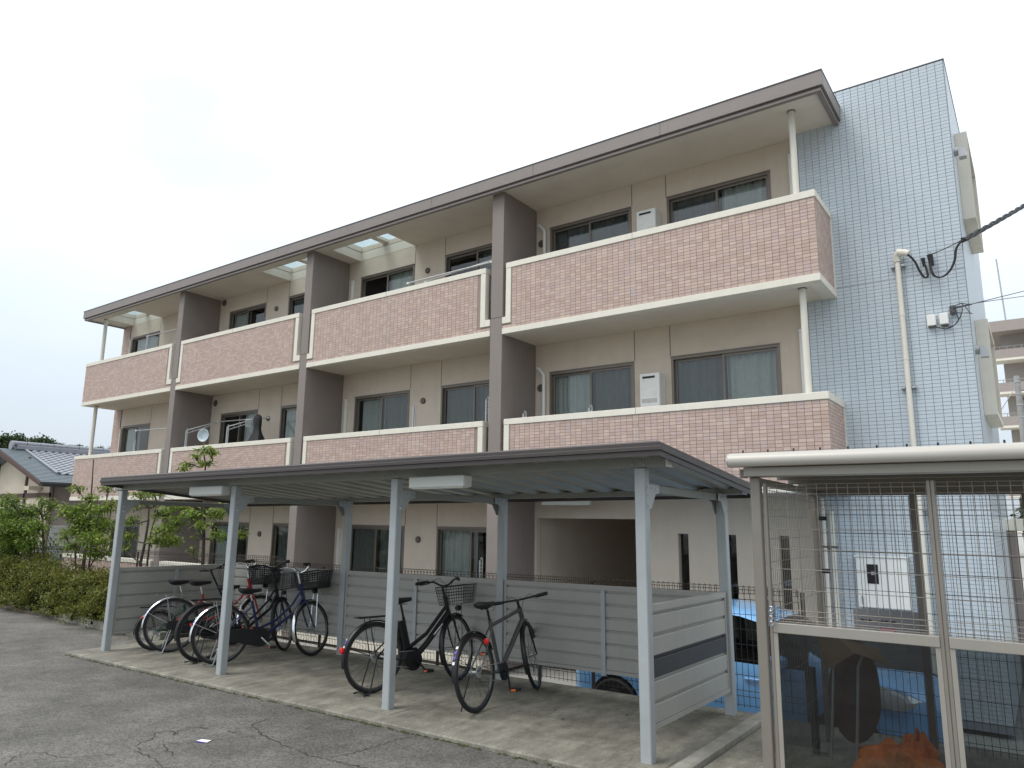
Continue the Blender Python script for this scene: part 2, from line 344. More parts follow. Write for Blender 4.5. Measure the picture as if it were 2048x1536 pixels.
# ragged moss line along the slab's front edge
mo = MB()
for i in range(520):
    x = random.uniform(-8.1, .2)
    if random.random() > (.85 if (-3.4 < x < -1.2 or x < -4.6) else .55): continue
    y = -.372-abs(random.gauss(0, .016)); r = random.uniform(.004, .017); n = 6
    mo.add([(x+r*1.6*math.cos(2*PI*k/n)*random.uniform(.6, 1.2), y+r*math.sin(2*PI*k/n)*random.uniform(.6, 1.2), ASZ+.003) for k in range(n)]+[(x, y, ASZ+.003+r*.6)], [(k, (k+1) % n, n) for k in range(n)])
mo = mo.build('moss', M['moss']); place(mo, SH); tag(mo, 'dark moss growing along the front edge of the concrete slab', 'moss', kind='stuff')
# post footing patches on the slab
for x, y in [(-7.837, 0), (-5.224, 0), (-2.607, 0), (0, 0), (0, 1.762)]:
    f = MB(); s = .17; f.box(x-s, x+s if x < -.1 else x+.15, y-s, y+s, .0005, .0035); f.build('footing_patch', M['concrete'], slab)
# planting bed, kerb
bed = MB().box(-26, -8.30, 1.28, 3.1, -.6, .02).build('planting_bed', M['soil']); place(bed, SH); struct(bed)
bk = [(-26, 2.3), (-15.6, 1.60), (-13.8, 1.44), (-11.8, 1.22), (-10.1, 1.08), (-8.32, 1.02)]
for i in range(len(bk)-1):
    (x0, y0), (x1, y1) = bk[i], bk[i+1]
    n = max(1, round((x1-x0)/.6))
    for j in range(n):
        xa, xb = x0+(x1-x0)*j/n+.006, x0+(x1-x0)*(j+1)/n-.006; ya, yb = y0+(y1-y0)*j/n, y0+(y1-y0)*(j+1)/n
        q = MB().add([(xa, ya, -.2), (xb, yb, -.2), (xb, yb+.12, -.2), (xa, ya+.12, -.2), (xa, ya, .085), (xb, yb, .085), (xb, yb+.12, .085), (xa, ya+.12, .085)],
                     [(0, 1, 5, 4), (1, 2, 6, 5), (2, 3, 7, 6), (3, 0, 4, 7), (4, 5, 6, 7)])
        q.build('kerb_stone', M['kerb'], bed)

# ------------------------------------------------------------------ the block of flats
B = empty('apartment_building', 'three storey block of flats with pink tiled balconies and pale blue tiled end wall', 'building', Matrix.Translation((0, 0, 0)))
S = 2.8; YW = 1.07; YT = .944
XL, XR = -15.724, 5.278
PIL = [(-10.778, -10.538), (-5.538, -5.297), (-.264, 0.)]
BAYS = [(XL, -10.778), (-10.538, -5.538), (-5.297, -.264), (0., XR)]
ZB = [-.70, 2.102, 4.902]; ZC = [.596, 3.396, 6.196]      # slab underside, coping top per storey
WT = [1.55, 4.36, 7.16]                                 # window heads
WIN = {0: [(-15.28, -13.67)], 1: [(-10.06, -8.46), (-7.53, -5.93)], 2: [(-4.88, -3.20), (-2.32, -.62)], 3: [(.31, 2.01), (2.68, 4.42)]}
hs = []; wins = []
for f in range(3):
    for b, ws in WIN.items():
        for (x0, x1) in ws:
            if f == 0 and b == 3: continue
            z1 = WT[f]; z0 = z1-1.98; hs.append((x0, x1, z0, z1)); wins.append((x0, x1, z0, z1, f, b))
SLIT = [(2.71, 2.88), (3.48, 3.63), (4.25, 4.40)]
hs.append((.04, 2.12, GB, 1.745))
hs += [(a_, b_, .35, 1.53) for a_, b_ in SLIT]
holes(MB(), -15.42, 4.88, GB, 7.905, hs, lambda a_, z, d: (a_, YW+d, z), .13).build('wall', M['beige'], B)
# left return with pink tile strip, end wall behind
MB().box(-15.87, -15.42, YW-.02, 9.6, GB, 7.58).build('wall', M['grout_p'], B)
MB().box(-15.41, 5.6, 9.3, 9.6, GB, 7.79).build('wall', M['beige'], B)
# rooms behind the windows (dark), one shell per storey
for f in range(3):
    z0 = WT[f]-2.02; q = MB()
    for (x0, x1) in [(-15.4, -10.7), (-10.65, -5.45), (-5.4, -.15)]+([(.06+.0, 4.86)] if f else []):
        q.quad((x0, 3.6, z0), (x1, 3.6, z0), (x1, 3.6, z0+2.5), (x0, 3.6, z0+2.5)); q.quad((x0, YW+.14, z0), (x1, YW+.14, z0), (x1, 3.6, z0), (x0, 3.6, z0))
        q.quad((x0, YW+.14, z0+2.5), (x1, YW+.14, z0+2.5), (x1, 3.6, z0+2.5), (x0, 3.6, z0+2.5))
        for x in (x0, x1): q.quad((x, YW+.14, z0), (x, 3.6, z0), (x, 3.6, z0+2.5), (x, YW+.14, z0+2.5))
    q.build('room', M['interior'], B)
# ground floor passage, right and end walls drawn in to bounce light
q = MB()
q.quad((.045, YW+.13, GB), (.045, 5.0, GB), (.045, 5.0, 1.95), (.045, YW+.13, 1.95)); q.quad((.045, 5.0, GB), (2.5, 5.0, GB), (2.5, 5.0, 1.95), (.045, 5.0, 1.95))
q.quad((2.5, YW+.135, GB), (2.5, 5.0, GB), (2.5, 5.0, 1.95), (2.5, YW+.135, 1.95)); q.quad((.045, YW+.135, 1.95), (2.5, YW+.135, 1.95), (2.5, 5, 1.95), (.045, 5, 1.95))
MB().box(2.52, 4.87, YW+.5, YW+.55, GB, 1.95).build('room', M['interior'], B)  # dark sheet added behind the slit panes, coloured as the unlit space there
q.build('passage', M['beige'], B); MB().box(1.02, 1.20, 4.0, 4.2, GB, 1.94).build('column', M['beige'], B)
for a_, b_ in SLIT: MB().box(a_+.002, b_-.002, YW+.10, YW+.12, .352, 1.528).build('slit_pane', M['glass'], B)
# windows
def window(x0, x1, z0, z1, seed):
    rnd = random.Random(seed); fr = MB(); t = .04; y0, y1 = YW-.012, YW+.09
    fr.box(x0, x1, y0, y1, z1-t, z1); fr.box(x0, x1, y0, y1, z0, z0+t); fr.box(x0, x0+t, y0, y1, z0+t, z1-t); fr.box(x1-t, x1, y0, y1, z0+t, z1-t)
    w_ = fr.build('window', M['bronze'], B)
    MB().box(x0-.004, x1+.004, YW-.022, YW-.002, z1+.002, z1+.016).build('head_trim', M['bronze'], w_)
    xm = (x0+x1)/2; s = .038
    for i, (a_, b_, yy) in enumerate([(x0+t, xm+.025, YW+.055), (xm-.025, x1-t, YW+.022)]):
        m = MB(); za, zb = z0+t, z1-t
        m.box(a_, b_, yy, yy+.028, zb-s, zb); m.box(a_, b_, yy, yy+.028, za, za+s*1.6); m.box(a_, a_+s, yy, yy+.028, za+s*1.6, zb-s); m.box(b_-s, b_, yy, yy+.028, za+s*1.6, zb-s)
        m.build('sash', M['bronze'], w_)
        MB().box(a_+s, b_-s, yy+.010, yy+.016, za+s*1.6, zb-s).build('pane', M['glass'], w_)
    cov = rnd.choice([(0, 1, 'c'), (0, .5, 'c'), (.52, 1, 'c'), (.0, 1, 'd'), (.55, 1, 'c'), (0, .45, 'd')])
    if seed in CURT: cov = CURT[seed]
    if cov:
        for (ca, cb, cm) in (cov if isinstance(cov, list) else [cov]):
            n = 60; xa, xb = x0+t+(x1-x0-2*t)*ca, x0+t+(x1-x0-2*t)*cb; vs = []
            ph = rnd.random()*9
            for k_ in range(n+1):
                u = k_/n; x = xa+(xb-xa)*u; yy = YW+.135+.018*math.sin(u*(xb-xa)*62+ph)+.012*math.sin(u*(xb-xa)*23+ph*2)
                vs += [(x, yy, z0+.05), (x, yy+.01*math.sin(u*31), z1-.05)]
            MB().add(vs, [(2*i, 2*i+2, 2*i+3, 2*i+1) for i in range(n)]).build('curtain', M['curtain' if cm == 'c' else 'curtaind'], w_, True)
CURT = {}
def wkey(b, i, f): return b*100+i*10+f
CURT[wkey(3, 0, 1)] = [(0, .5, 'c'), (.5, 1, 'd')]; CURT[wkey(3, 1, 1)] = [(0, .5, 'd'), (.5, 1, 'c')]
CURT[wkey(3, 0, 2)] = [(0, 1, 'd')]; CURT[wkey(3, 1, 2)] = [(0, 1, 'd'), (.52, 1, 'c')][1:]+[(.0, .5, 'd')]
CURT[wkey(2, 0, 1)] = [(.05, .5, 'c'), (.5, 1, 'd')]; CURT[wkey(2, 1, 1)] = [(0, 1, 'd')]; CURT[wkey(2, 0, 2)] = [(.5, 1, 'c')]; CURT[wkey(2, 1, 2)] = [(.5, 1, 'd')]
CURT[wkey(2, 0, 0)] = [(.0, .45, 'd'), (.5, 1, 'd')]; CURT[wkey(2, 1, 0)] = [(0, .55, 'c')]
for (x0, x1, z0, z1, f, b) in wins: window(x0, x1, z0, z1, wkey(b, [w_[0] for w_ in WIN[b]].index(x0), f))
# sealant joints, round vents, AC pipes
for b, xs in {0: [-13.66], 1: [-8.45, -7.54], 2: [-3.19, -2.33], 3: [2.022, 2.668]}.items():
    for x in xs:
        for f in range(3):
            if b == 3 and f == 0: continue
            MB().box(x-.007, x+.007, YW-.003, YW+.01, WT[f]+.03, ZB[f]+2.8 if f < 2 else 7.9).build('sealant_joint', M['sealant'], B)  # joint strip stands proud; its dark tone imitates the shade of a recess
def vent(x, z, r=.065, y=YW):
    v_ = MB().lathe([(r, .0), (r, -.02), (r*.82, -.035), (r*.78, -.028)], (x, y, z), 'y', 18).build('vent_cover', M['vent'], B)
    m = MB()
    for k_ in range(-3, 4): h = math.sqrt(max(0, .6*r*r-(k_*r*.2)**2)); m.box(x-h, x+h, y-.034, y-.029, z+k_*r*.2-.003, z+k_*r*.2+.003)
    m.build('grille', M['bronze'], v_)
for f, z in enumerate((1.30, 4.11, 6.94)):
    for x in (-2.81, -8.01): vent(x, z)
    vent(-10.37, WT[f]+.33, .085)
for z in (4.10, 6.90): vent(.115, z, .07)
for f in (1, 2):
    dz = S*(f-1); MB().tube([(.06, YW-.04, 4.47+dz), (.12, YW-.05, 4.43+dz), (.20, YW-.05, 4.34+dz), (.21, YW-.05, 4.28+dz), (.21, YW-.05, 2.4+dz)], .032, 8).build('pipe_cover', M['white'], B, True)
    for x, z in ((4.75, 4.48), (-5.14, 4.28), (-15.33, 4.25)):
        MB().box(x-.032, x+.032, YW-.055, YW-.002, 2.4+dz, z+dz, .006).box(x-.037, x+.037, YW-.06, YW-.002, z+dz+.002, z+dz+.06, .008).build('pipe_cover', M['white' if x > -15 else 'pipe'], B)
MB().box(-5.17, -5.11, YW-.055, YW-.002, -.4, 1.48).build('pipe_cover', M['white'], B)
# pillar / party walls, one length per storey with open joints
for (x0, x1) in PIL:
    for z0, z1 in ((GB, 2.417), (2.423, 5.217), (5.223, 7.588)):
        MB().box(x0, x1, .0 if z0 < 5 else .004, YW-.004, z0, z1, .006).build('party_wall', M['brown'], B)
# ---- balconies
PINKS = [(.53, .40, .335), (.475, .35, .29), (.50, .37, .315), (.455, .335, .28), (.485, .37, .335), (.55, .425, .355)]
tp = MB(); tiles_p = []
def tile_box(mb, c, nrm, w_, h_, d=.006, col=None):
    """one tile, back at c, facing nrm ('-y', '+x', '-x')"""
    b_ = .0012
    if nrm == '-y': P = lambda a_, z, o_: (c[0]+a_, c[1]-o_, c[2]+z)
    elif nrm == '+x': P = lambda a_, z, o_: (c[0]+o_, c[1]+a_, c[2]+z)
    else: P = lambda a_, z, o_: (c[0]-o_, c[1]-a_, c[2]+z)
    mb.cur = col; x, z = w_/2, h_/2
    mb.add([P(-x, -z, 0), P(x, -z, 0), P(x, z, 0), P(-x, z, 0), P(-x+b_, -z+b_, d), P(x-b_, -z+b_, d), P(x-b_, z-b_, d), P(-x+b_, z-b_, d)],
           [(4, 5, 6, 7), (0, 1, 5, 4), (1, 2, 6, 5), (2, 3, 7, 6), (3, 0, 4, 7)])
TW, TH = .0955, .0455
def tile_field(x0, x1, z0, z1, put, skip=None):
    n = max(1, round((x1-x0)/.1)); m = max(1, round((z1-z0)/.05)); pw, ph = (x1-x0)/n, (z1-z0)/m
    for i in range(n):
        for j in range(m):
            a_, z = x0+(i+.5)*pw, z0+(j+.5)*ph
            if skip and skip(a_, z): continue
            put(a_, z, pw-.0042, ph-.0032)
def pink(): return random.choice(PINKS)
for f in range(3):
    for b, (bx0, bx1) in enumerate(BAYS):
        if f == 0 and b == 3: continue
        zb, zc = ZB[f], ZC[f]
        lo = -.30 if f == 0 else zb                      # lower edge of the band
        L_end, R_end = b != 0, b != 3                    # ends that meet a pillar
        cx0, cx1 = bx0+(.078 if L_end else 0), bx1-(.118 if R_end else 0)
        lx0, lx1 = bx0+(.0035 if L_end else 0), bx1-(.0035 if R_end else 0)
        zn = zc-1.106                                    # foot of the frame strips
        core = MB(); core.box(lx0+.003, lx1-.003, .006, .15, lo+.10, zn+.115); core.box(cx0+.004, cx1-.004, .0065, .149, zn+.116, zc-.085)
        bal = core.build('balcony', M['grout_p'], B)
        if f: MB().box(lx0+.01, lx1-.01, .02, YW-.005, zb+.004, zb+.20).build('floor_slab', M['soffit'], bal)
        MB().box(lx0-(0 if L_end else .012), lx1+(0 if R_end else .012), -.012, .165, lo, lo+.101, .004).build('band', M['cream'], bal)
        if f == 0: MB().box(lx0, lx1, .03, .15, GB, lo-.002).build('plinth', M['cream'], bal)
        MB().box(cx0-(.004 if L_end else .016), cx1+(.004 if R_end else .016), -.016, .172, zc-.100, zc, .005).build('coping', M['cream'], bal)
        if L_end:
            MB().box(cx0-.002, cx0+.108, -.013, .10, zn, zc-.102, .004).build('frame_strip', M['cream'], bal); MB().box(lx0, cx0-.003, -.0125, .10, zn, zn+.12, .004).build('frame_strip', M['cream'], bal)
        if R_end:
            MB().box(cx1-.108, cx1+.002, -.013, .10, zn, zc-.102, .004).build('frame_strip', M['cream'], bal); MB().box(cx1+.003, lx1, -.0125, .10, zn, zn+.12, .004).build('frame_strip', M['cream'], bal)
        sx0, sx1 = (cx0+.108 if L_end else bx0-1), (cx1-.108 if R_end else bx1+1)
        fz0, fz1 = lo+.103, zc-.102
        rows = 22 if f else 16
        tile_field(lx0, lx1, fz0, fz1, lambda a_, z, w_, h_: tiles_p.append((a_, .006, z, '-y', w_, h_, f, b)), lambda a_, z: (z > zn-.03 and (a_ < sx0+.045 or a_ > sx1-.045)))
        if R_end is False or L_end is False:            # side return of the end balconies
            xs, n_ = (bx1, '+x') if b == 3 else (bx0, '-x'); sg = 1 if b == 3 else -1; ye = YT if b == 3 else YW
            MB().box(min(xs-sg*.15, xs-sg*.006), max(xs-sg*.15, xs-sg*.006), .151, ye-.003, lo+.10, zc-.085).build('return_wall', M['grout_p'], bal)
            MB().box(min(xs-sg*.165, xs+sg*.012), max(xs-sg*.165, xs+sg*.012), .167, ye-.003, lo, lo+.101, .004).build('band', M['cream'], bal)
            MB().box(min(xs-sg*.17, xs+sg*.016), max(xs-sg*.17, xs+sg*.016), .174, ye-.003, zc-.100, zc, .005).build('coping', M['cream'], bal)
            MB().box(min(xs, xs+sg*.012), max(xs, xs+sg*.012), ye-.06, ye-.004, lo+.102, zc-.102).build('edge_trim', M['cream'], bal)
            tile_field(.012, ye-.062, fz0, fz1, lambda a_, z, w_, h_: tiles_p.append((xs-sg*.006, a_, z, n_, w_, h_, f, b)))
        for x in ((cx0+(cx1-cx0)*.475,)):              # movement joint
            MB().box(x-.004, x+.004, -.0015, .01, fz0, fz1).build('movement_joint', M['steelg'], bal)
            MB().box(x-.003, x+.003, -.0175, -.012, zc-.098, zc-.004).build('movement_joint', M['sealant'], bal)
tile_field(-15.862, -15.425, GB+.3, 7.56, lambda a_, z, w_, h_: tiles_p.append((a_, YW-.02, z, '-y', w_, h_, 9, 9)))
def split_tiles(tiles, good, cols, mtl, nm):
    d2 = lambda t: (t[0]-CAM[0])**2+(t[1]-CAM[1])**2+(t[2]-CAM[2])**2
    idx = sorted([i for i, t in enumerate(tiles) if good(t)], key=lambda i: d2(tiles[i]))[:300]; sel = set(idx)
    cache = {}
    for i in idx:
        t = tiles[i]; c = random.randrange(len(cols)); key = (c, t[3], round(t[4], 3), round(t[5], 3))
        if key not in cache:
            q = MB(); tile_box(q, (0, 0, 0), t[3], t[4], t[5], col=cols[c]); cache[key] = q.mesh(nm, mtl)
        o = bpy.data.objects.new(nm, cache[key]); COL.objects.link(o); o.parent = B; o.location = (t[0], t[1], t[2])
    q = MB()
    for i, t in enumerate(tiles):
        if i not in sel: tile_box(q, (t[0], t[1], t[2]), t[3], t[4], t[5], col=random.choice(cols))
    o = q.build(nm, mtl, B); o['kind'] = 'stuff'
split_tiles(tiles_p, lambda t: t[7] == 3 and t[6] == 1 and t[3] == '-y' and t[2] > 2.72, PINKS, M['tile_p'], 'pink_tile')
# ---- pale blue tiled end wall
MB().box(4.88, 6.872, YT, 5.8, GB, 8.072).build('end_wall', M['grout_w'], B)
WH = [(.505, .565, .605), (.515, .575, .615), (.495, .555, .595), (.51, .565, .60)]
tiles_w = []
tile_field(4.884, 6.868, 5.045, 8.068, lambda a_, z, w_, h_: tiles_w.append((a_, YT, z, '-y', w_, h_, 0, 0)))
tile_field(4.884, 6.868, GB+.1, 5.030, lambda a_, z, w_, h_: tiles_w.append((a_, YT, z, '-y', w_, h_, 0, 0)))
tile_field(YT+.004, 5.78, GB+.1, 8.068, lambda a_, z, w_, h_: tiles_w.append((6.872, a_, z, '+x', w_, h_, 1, 0)))
split_tiles(tiles_w, lambda t: t[6] == 0 and t[0] > 5.3 and t[2] > 2.45, WH, M['tile_w'], 'wall_tile')
MB().box(4.9, 6.868, YT-.005, YT+.01, 5.032, 5.043).build('movement_joint', M['steelg'], B)
MB().box(4.87, 6.885, YT-.010, 5.81, 8.074, 8.090).build('wall_capping', M['fasciad'], B)
# boxed window hoods on the far side of the end wall, hooded vents
for z0, z1 in ((5.98, 7.30), (3.18, 4.50)):
    h_ = MB(); h_.box(6.88, 7.03, 1.70, 1.75, z0, z1); h_.box(6.88, 7.03, 3.30, 3.35, z0, z1); h_.box(6.88, 7.03, 1.751, 3.299, z1-.05, z1); h_.box(6.88, 7.03, 1.751, 3.299, z0, z0+.05)
    hd = h_.build('window_hood', M['cream'], B); MB().box(6.90, 6.95, 1.76, 3.29, z0+.06, z1-.06).build('window', M['bronze'], hd)
for z in (6.72, 3.92):
    v_ = MB(); n = 10
    v_.lathe([(.062, 0), (.062, .05)], (6.876, 1.15, z+.05), 'x', 14)
    pr = [(6.93, z-.06), (6.93, z+.09)]+[(6.93+.09*math.sin(a_*PI/2/6), z+.01+.08*math.cos(a_*PI/2/6)) for a_ in range(7)]+[(7.02, z-.06)]
    v_.prism([(p[0], p[1]) for p in pr], 1, 1.09, 1.21); v_.build('hooded_vent', M['steelg'], B, True)
# ---- roof with fascia, soffit and skylight wells
RX0, RX1, RY = -15.898, 5.521, -.1875
WELL = [(-15.30, -13.63), (-7.50, -5.80), (-4.93, -3.21)]
sof = MB(); holes(sof, RX0+.05, RX1-.05, RY+.06, YW-.002, [(a_, b_, .22, YW-.004) for a_, b_ in WELL], lambda a_, y, d: (a_, y, 7.588+d), .205)
sof.build('soffit', M['soffit'], B)
rf = MB(); holes(rf, RX0+.02, RX1-.02, RY+.02, YW+.6, [(a_+.01, b_-.01, .23, YW-.01) for a_, b_ in WELL], lambda a_, y, d: (a_, y, 7.80), 0)
rf.quad((RX0+.02, YW+.6, 7.80), (4.87, YW+.6, 7.80), (4.87, 9.6, 7.80), (RX0+.02, 9.6, 7.80)); roof = rf.build('roof', M['steelg'], B)
for a_, b_ in WELL:
    m = MB(); m.box(a_-.04, b_+.04, .18, .22, 7.802, 7.93); m.box(a_-.04, a_, .2205, 1.2, 7.802, 7.93); m.box(b_, b_+.04, .2205, 1.2, 7.802, 7.93); m.box(a_+.001, b_-.001, YW+.01, YW+.12, 7.802, 7.93)
    xb = a_+.70; m.box(xb, xb+.17, .221, YW-.001, 7.86, 7.93); sk = m.build('skylight', M['soffit'], roof)
    MB().box(a_+.002, xb-.002, .222, YW-.002, 7.90, 7.906).build('pane', M['skyglass'], roof); MB().box(xb+.172, b_-.002, .222, YW-.002, 7.90, 7.906).build('pane', M['skyglass'], roof)
n = 9; ws_ = (RX1-RX0)/n
for i in range(n):
    MB().box(RX0+i*ws_+.002, RX0+(i+1)*ws_-.002, RY, RY+.04, 7.600, 7.812, .003).build('fascia_panel', M['fascia'], roof)
MB().box(RX0+.02, RX1-.02, RY+.035, RY+.075, 7.575, 7.5995).build('fascia_groove', M['fasciad'], roof)
MB().box(RX0+.03, RX1-.03, RY+.03, RY+.10, 7.535, 7.574, .003).build('fascia_lip', M['fascia'], roof)
for xa, xb, ye in ((RX0, RX0+.04, 9.6), (RX1-.04, RX1, YT-.003)):
    MB().box(xa, xb, RY+.042, ye, 7.600, 7.812, .003).build('fascia_panel', M['fascia'], roof)
    MB().box(xa+.03 if xa < 0 else xa-.06, xb+.06 if xa < 0 else xb-.03, RY+.105, ye, 7.535, 7.574, .003).build('fascia_lip', M['fascia'], roof)
MB().box(RX0-.006, RX1+.006, RY-.008, RY+.06, 7.8125, 7.828).build('roof_edge_trim', M['fasciad'], roof); MB().box(RX1-.06, RX1+.006, RY+.062, YT-.004, 7.8125, 7.828).build('roof_edge_trim', M['fasciad'], roof)
# slim balcony posts
for x, r in ((4.99, .046), (-15.35, .052)):
    for f in (1, 2):
        z1 = 7.588 if f == 2 else 4.906
        c_ = MB().tube([(x, .25, ZC[f]-1.1), (x, .25, z1)], r, 16).build('balcony_post', M['pipe'], B, True)
        MB().lathe([(r+.012, -.012), (r+.012, 0)], (x, .25, z1-.001), 'z', 16).build('collar', M['vent'], c_)
# white lamp under the first balcony over the passage
lp = empty('soffit_light', 'slim white strip light under the balcony above the dark passage', 'light', Matrix.Translation((0, 0, 0)))
p0 = px(1086, 1003, 1, .55); p1 = px(1180, 1003, 1, .55)
MB().box(p0.x, p1.x, .50, .60, p0.z-.06, p0.z+.03, .008).build('housing', M['lampw'], lp); MB().box(p0.x+.05, p1.x-.05, .52, .58, p0.z+.031, 2.10).build('bracket', M['vent'], lp)
# ------------------------------------------------------------------ bicycle shelter (built in its own frame)
SHL = empty('bicycle_shelter', 'open bicycle shelter with flat dark edged roof on pale grey posts', 'shelter', SH.copy())
PX = [-7.837, -5.224, -2.607, 0.]; YBK = 1.762; PW = .044
for x in PX:
    for y, zt in ((0, 2.112), (YBK, 1.985)):
        p = MB().box(x-PW, x+PW, y-PW, y+PW, -.01, zt, .007).build('post', M['post'], SHL)
        sg = 1 if y == 0 else -1
        g_ = MB(); yy = y+sg*(PW+.001)
        for dx in (-.045, .038):                         # triangular gussets either side of the tie
            g_.prism([(yy-sg*.07, 1.99), (yy+sg*.17, 1.99), (yy+sg*.17, 1.925), (yy+sg*.10, 1.915), (yy+sg*.018, 1.80), (yy-sg*.07, 1.80)] , 0, x+dx-.003 if dx < 0 else x+dx+.007, x+dx if dx < 0 else x+dx+.010)
        g_.build('gusset', M['post'], p)
        bt = MB()
        for yb, zb in ((yy-sg*.045, 1.965), (yy-sg*.045, 1.90), (yy-sg*.045, 1.825), (yy+sg*.05, 1.965), (yy+sg*.11, 1.955)):
            for sx in (-.049, .049): bt.lathe([(.008, -.006), (.008, .006)], (x+sx, yb, zb), 'x', 6)
        bt.build('bolt', M['chrome'], p)
    MB().box(x-.032, x+.032, PW+.003, YBK-PW-.003, 1.928, 1.990, .004).build('tie_beam', M['beam'], SHL)
fb = MB().box(-7.98, .225, -.055, .055, 2.114, 2.205, .004).build('front_beam', M['beam'], SHL)
bb = MB().box(-7.98, .225, YBK-.055, YBK+.055, 1.987, 2.045, .004).build('back_beam', M['beam'], SHL)
for bm_, y, z0, z1 in ((fb, 0, 2.114, 2.205), (bb, YBK, 1.987, 2.045)):
    for xa, xb in ((-7.992, -7.981), (.226, .237)): MB().box(xa, xb, y-.058, y+.058, z0-.003, z1+.003, .003).build('end_cap', M['white'], bm_)
bt = MB()
for x in PX:
    for dx, dz in ((-.05, .02), (-.05, .07), (0, .045), (.05, .02), (.05, .07), (.02, .045)): bt.lathe([(.008, -.008), (.008, 0)], (x+dx, -.056, 2.114+dz), 'y', 6)
bt.build('bolt', M['steelg'], fb)
# folded sheet roof, falling gently to the back, and its dark brown edge
X0, X1, Y0, Y1 = -7.775, .31, -.35, 1.98; rz = lambda y: 2.222-.088*(y-Y0)
nf = 26; vs = []; pts = []
for i in range(nf):
    xa = X0+.03+(X1-X0-.06)*i/nf; d = (X1-X0-.06)/nf
    pts += [(xa, 0), (xa+.42*d, 0), (xa+.5*d, .032), (xa+.92*d, .032)]
pts.append((X1-.03, 0))
for x, h in pts: vs += [(x, Y0+.03, rz(Y0+.03)+h-.012), (x, Y1-.03, rz(Y1-.03)+h-.012)]
MB().add(vs, [(2*i, 2*i+2, 2*i+3, 2*i+1) for i in range(len(pts)-1)]).build('roof_sheet', M['roofsh'], SHL)
prof = [(0, -.058), (0, -.022), (-.012, -.016), (-.012, .008), (-.004, .014), (-.004, .040), (.012, .052), (.05, .052), (.05, .046), (.018, .040), (.018, -.058)]   # (outwards negative, up)
def edge(a_, b_, outward):     # a_, b_: corners on plan
    a_, b_ = Vector((*a_, rz(a_[1]))), Vector((*b_, rz(b_[1]))); o_ = Vector((*outward, 0)); n = len(prof)
    m = MB(); v_ = []
    for p in (a_, b_):
        for q_, h in prof:
            along = (b_-a_).normalized()*(q_ if p is a_ else -q_)
            v_.append(p-o_*q_+along*1.0+Vector((0, 0, h)))
    m.add(v_, [tuple(range(n)), tuple(range(2*n-1, n-1, -1))]+[(i, (i+1) % n, n+(i+1) % n, n+i) for i in range(n)])
    m.build('roof_edge', M['roofbr'], SHL)
edge((X0, Y0), (X1, Y0), (0, -1)); edge((X1, Y0), (X1, Y1), (1, 0)); edge((X0, Y1), (X1, Y1), (0, 1)); edge((X0, Y0), (X0, Y1), (-1, 0))
# lamps on the front beam
for (xa, xb), lb in (((-6.0, -5.32), 'white fluorescent lamp box under the shelter roof beside the second front post'), ((-2.33, -1.66), 'white fluorescent lamp box under the shelter roof beside the third front post')):
    e = empty('shelter_lamp', lb, 'lamp', SH @ Matrix.Translation(((xa+xb)/2, -.06, 2.06)), 'lamps on the shelter beam')
    h = (xb-xa)/2
    MB().box(-h, h, -.075, .045, -.055, .050, .008).build('housing', M['lampw'], e); MB().box(-h+.03, h-.03, -.06, .03, -.062, -.0555, .002).build('diffuser', M['white'], e)
# clad side walls: rails, stiles and folded slats
def clad(name, a_, b_, z0, z1, nsl, dark=None, face=1, stiles=(), zs=None):
    A, Bv = Vector((*a_, 0)), Vector((*b_, 0)); d = (Bv-A); Ln = d.length; d.normalize(); nrm = Vector((d.y, -d.x, 0))*face
    P = lambda s, o_, z: A+d*s+nrm*o_+Vector((0, 0, z))
    def bx(m, s0, s1, o0, o1, za, zb):
        v = [P(s, o_, z) for s in (s0, s1) for o_ in (o0, o1) for z in (za, zb)]
        m.add(v, [(0, 1, 3, 2), (4, 6, 7, 5), (0, 4, 5, 1), (2, 3, 7, 6), (0, 2, 6, 4), (1, 5, 7, 3)])
    r = MB(); bx(r, 0, Ln, -.022, .022, z1-.05, z1); w_ = r.build(name, M['panel'], SHL)
    for za, zb in ((z0, z0+.035),): q = MB(); bx(q, 0, Ln, -.02, .024, za, zb); q.build('bottom_rail', M['panel'], w_)
    for s in (0, Ln-.035): q = MB(); bx(q, s, s+.035, -.018, .020, z0+.036, z1-.051); q.build('end_stile', M['panel'], w_)
    za, zb = z0+.036, z1-.051; hs_ = (zb-za)/nsl
    for i in range(nsl):
        zl = za+i*hs_; q = MB(); s0, s1 = .036, Ln-.036
        pr = [(-.006, zl+.001), (.014, zl+.001), (.016, zl+hs_*.03), (.016, zl+hs_*.80), (.013, zl+hs_*.83), (-.003, zl+hs_*.84), (-.003, zl+hs_-.001), (-.010, zl+hs_-.001), (-.010, zl+.004)]
        n = len(pr); q.add([P(s, o_, z) for s in (s0, s1) for o_, z in pr], [tuple(range(n)), tuple(range(2*n-1, n-1, -1))]+[(k_, (k_+1) % n, n+(k_+1) % n, n+k_) for k_ in range(n)])
        q.build('slat', M['paneld'] if dark is not None and i == dark else M['panel'], w_)
    for s in stiles: q = MB(); bx(q, s-.024, s+.024, .0165, .036, z0-.02, z1-.0505); q.build('stile', M['post'], w_)
for i in range(3):
    clad('back_panel', (PX[i]+PW+.004, YBK), (PX[i+1]-PW-.004, YBK), .21, 1.073, 6, None, 1, (1.27,))
clad('side_panel', (0, PW+.005), (0, YBK-PW-.005), .205, 1.085, 5, 2, 1)
clad('side_panel', (-7.837, PW+.005), (-7.837, YBK-PW-.005), .205, 1.075, 5, None, 1, (.84,))
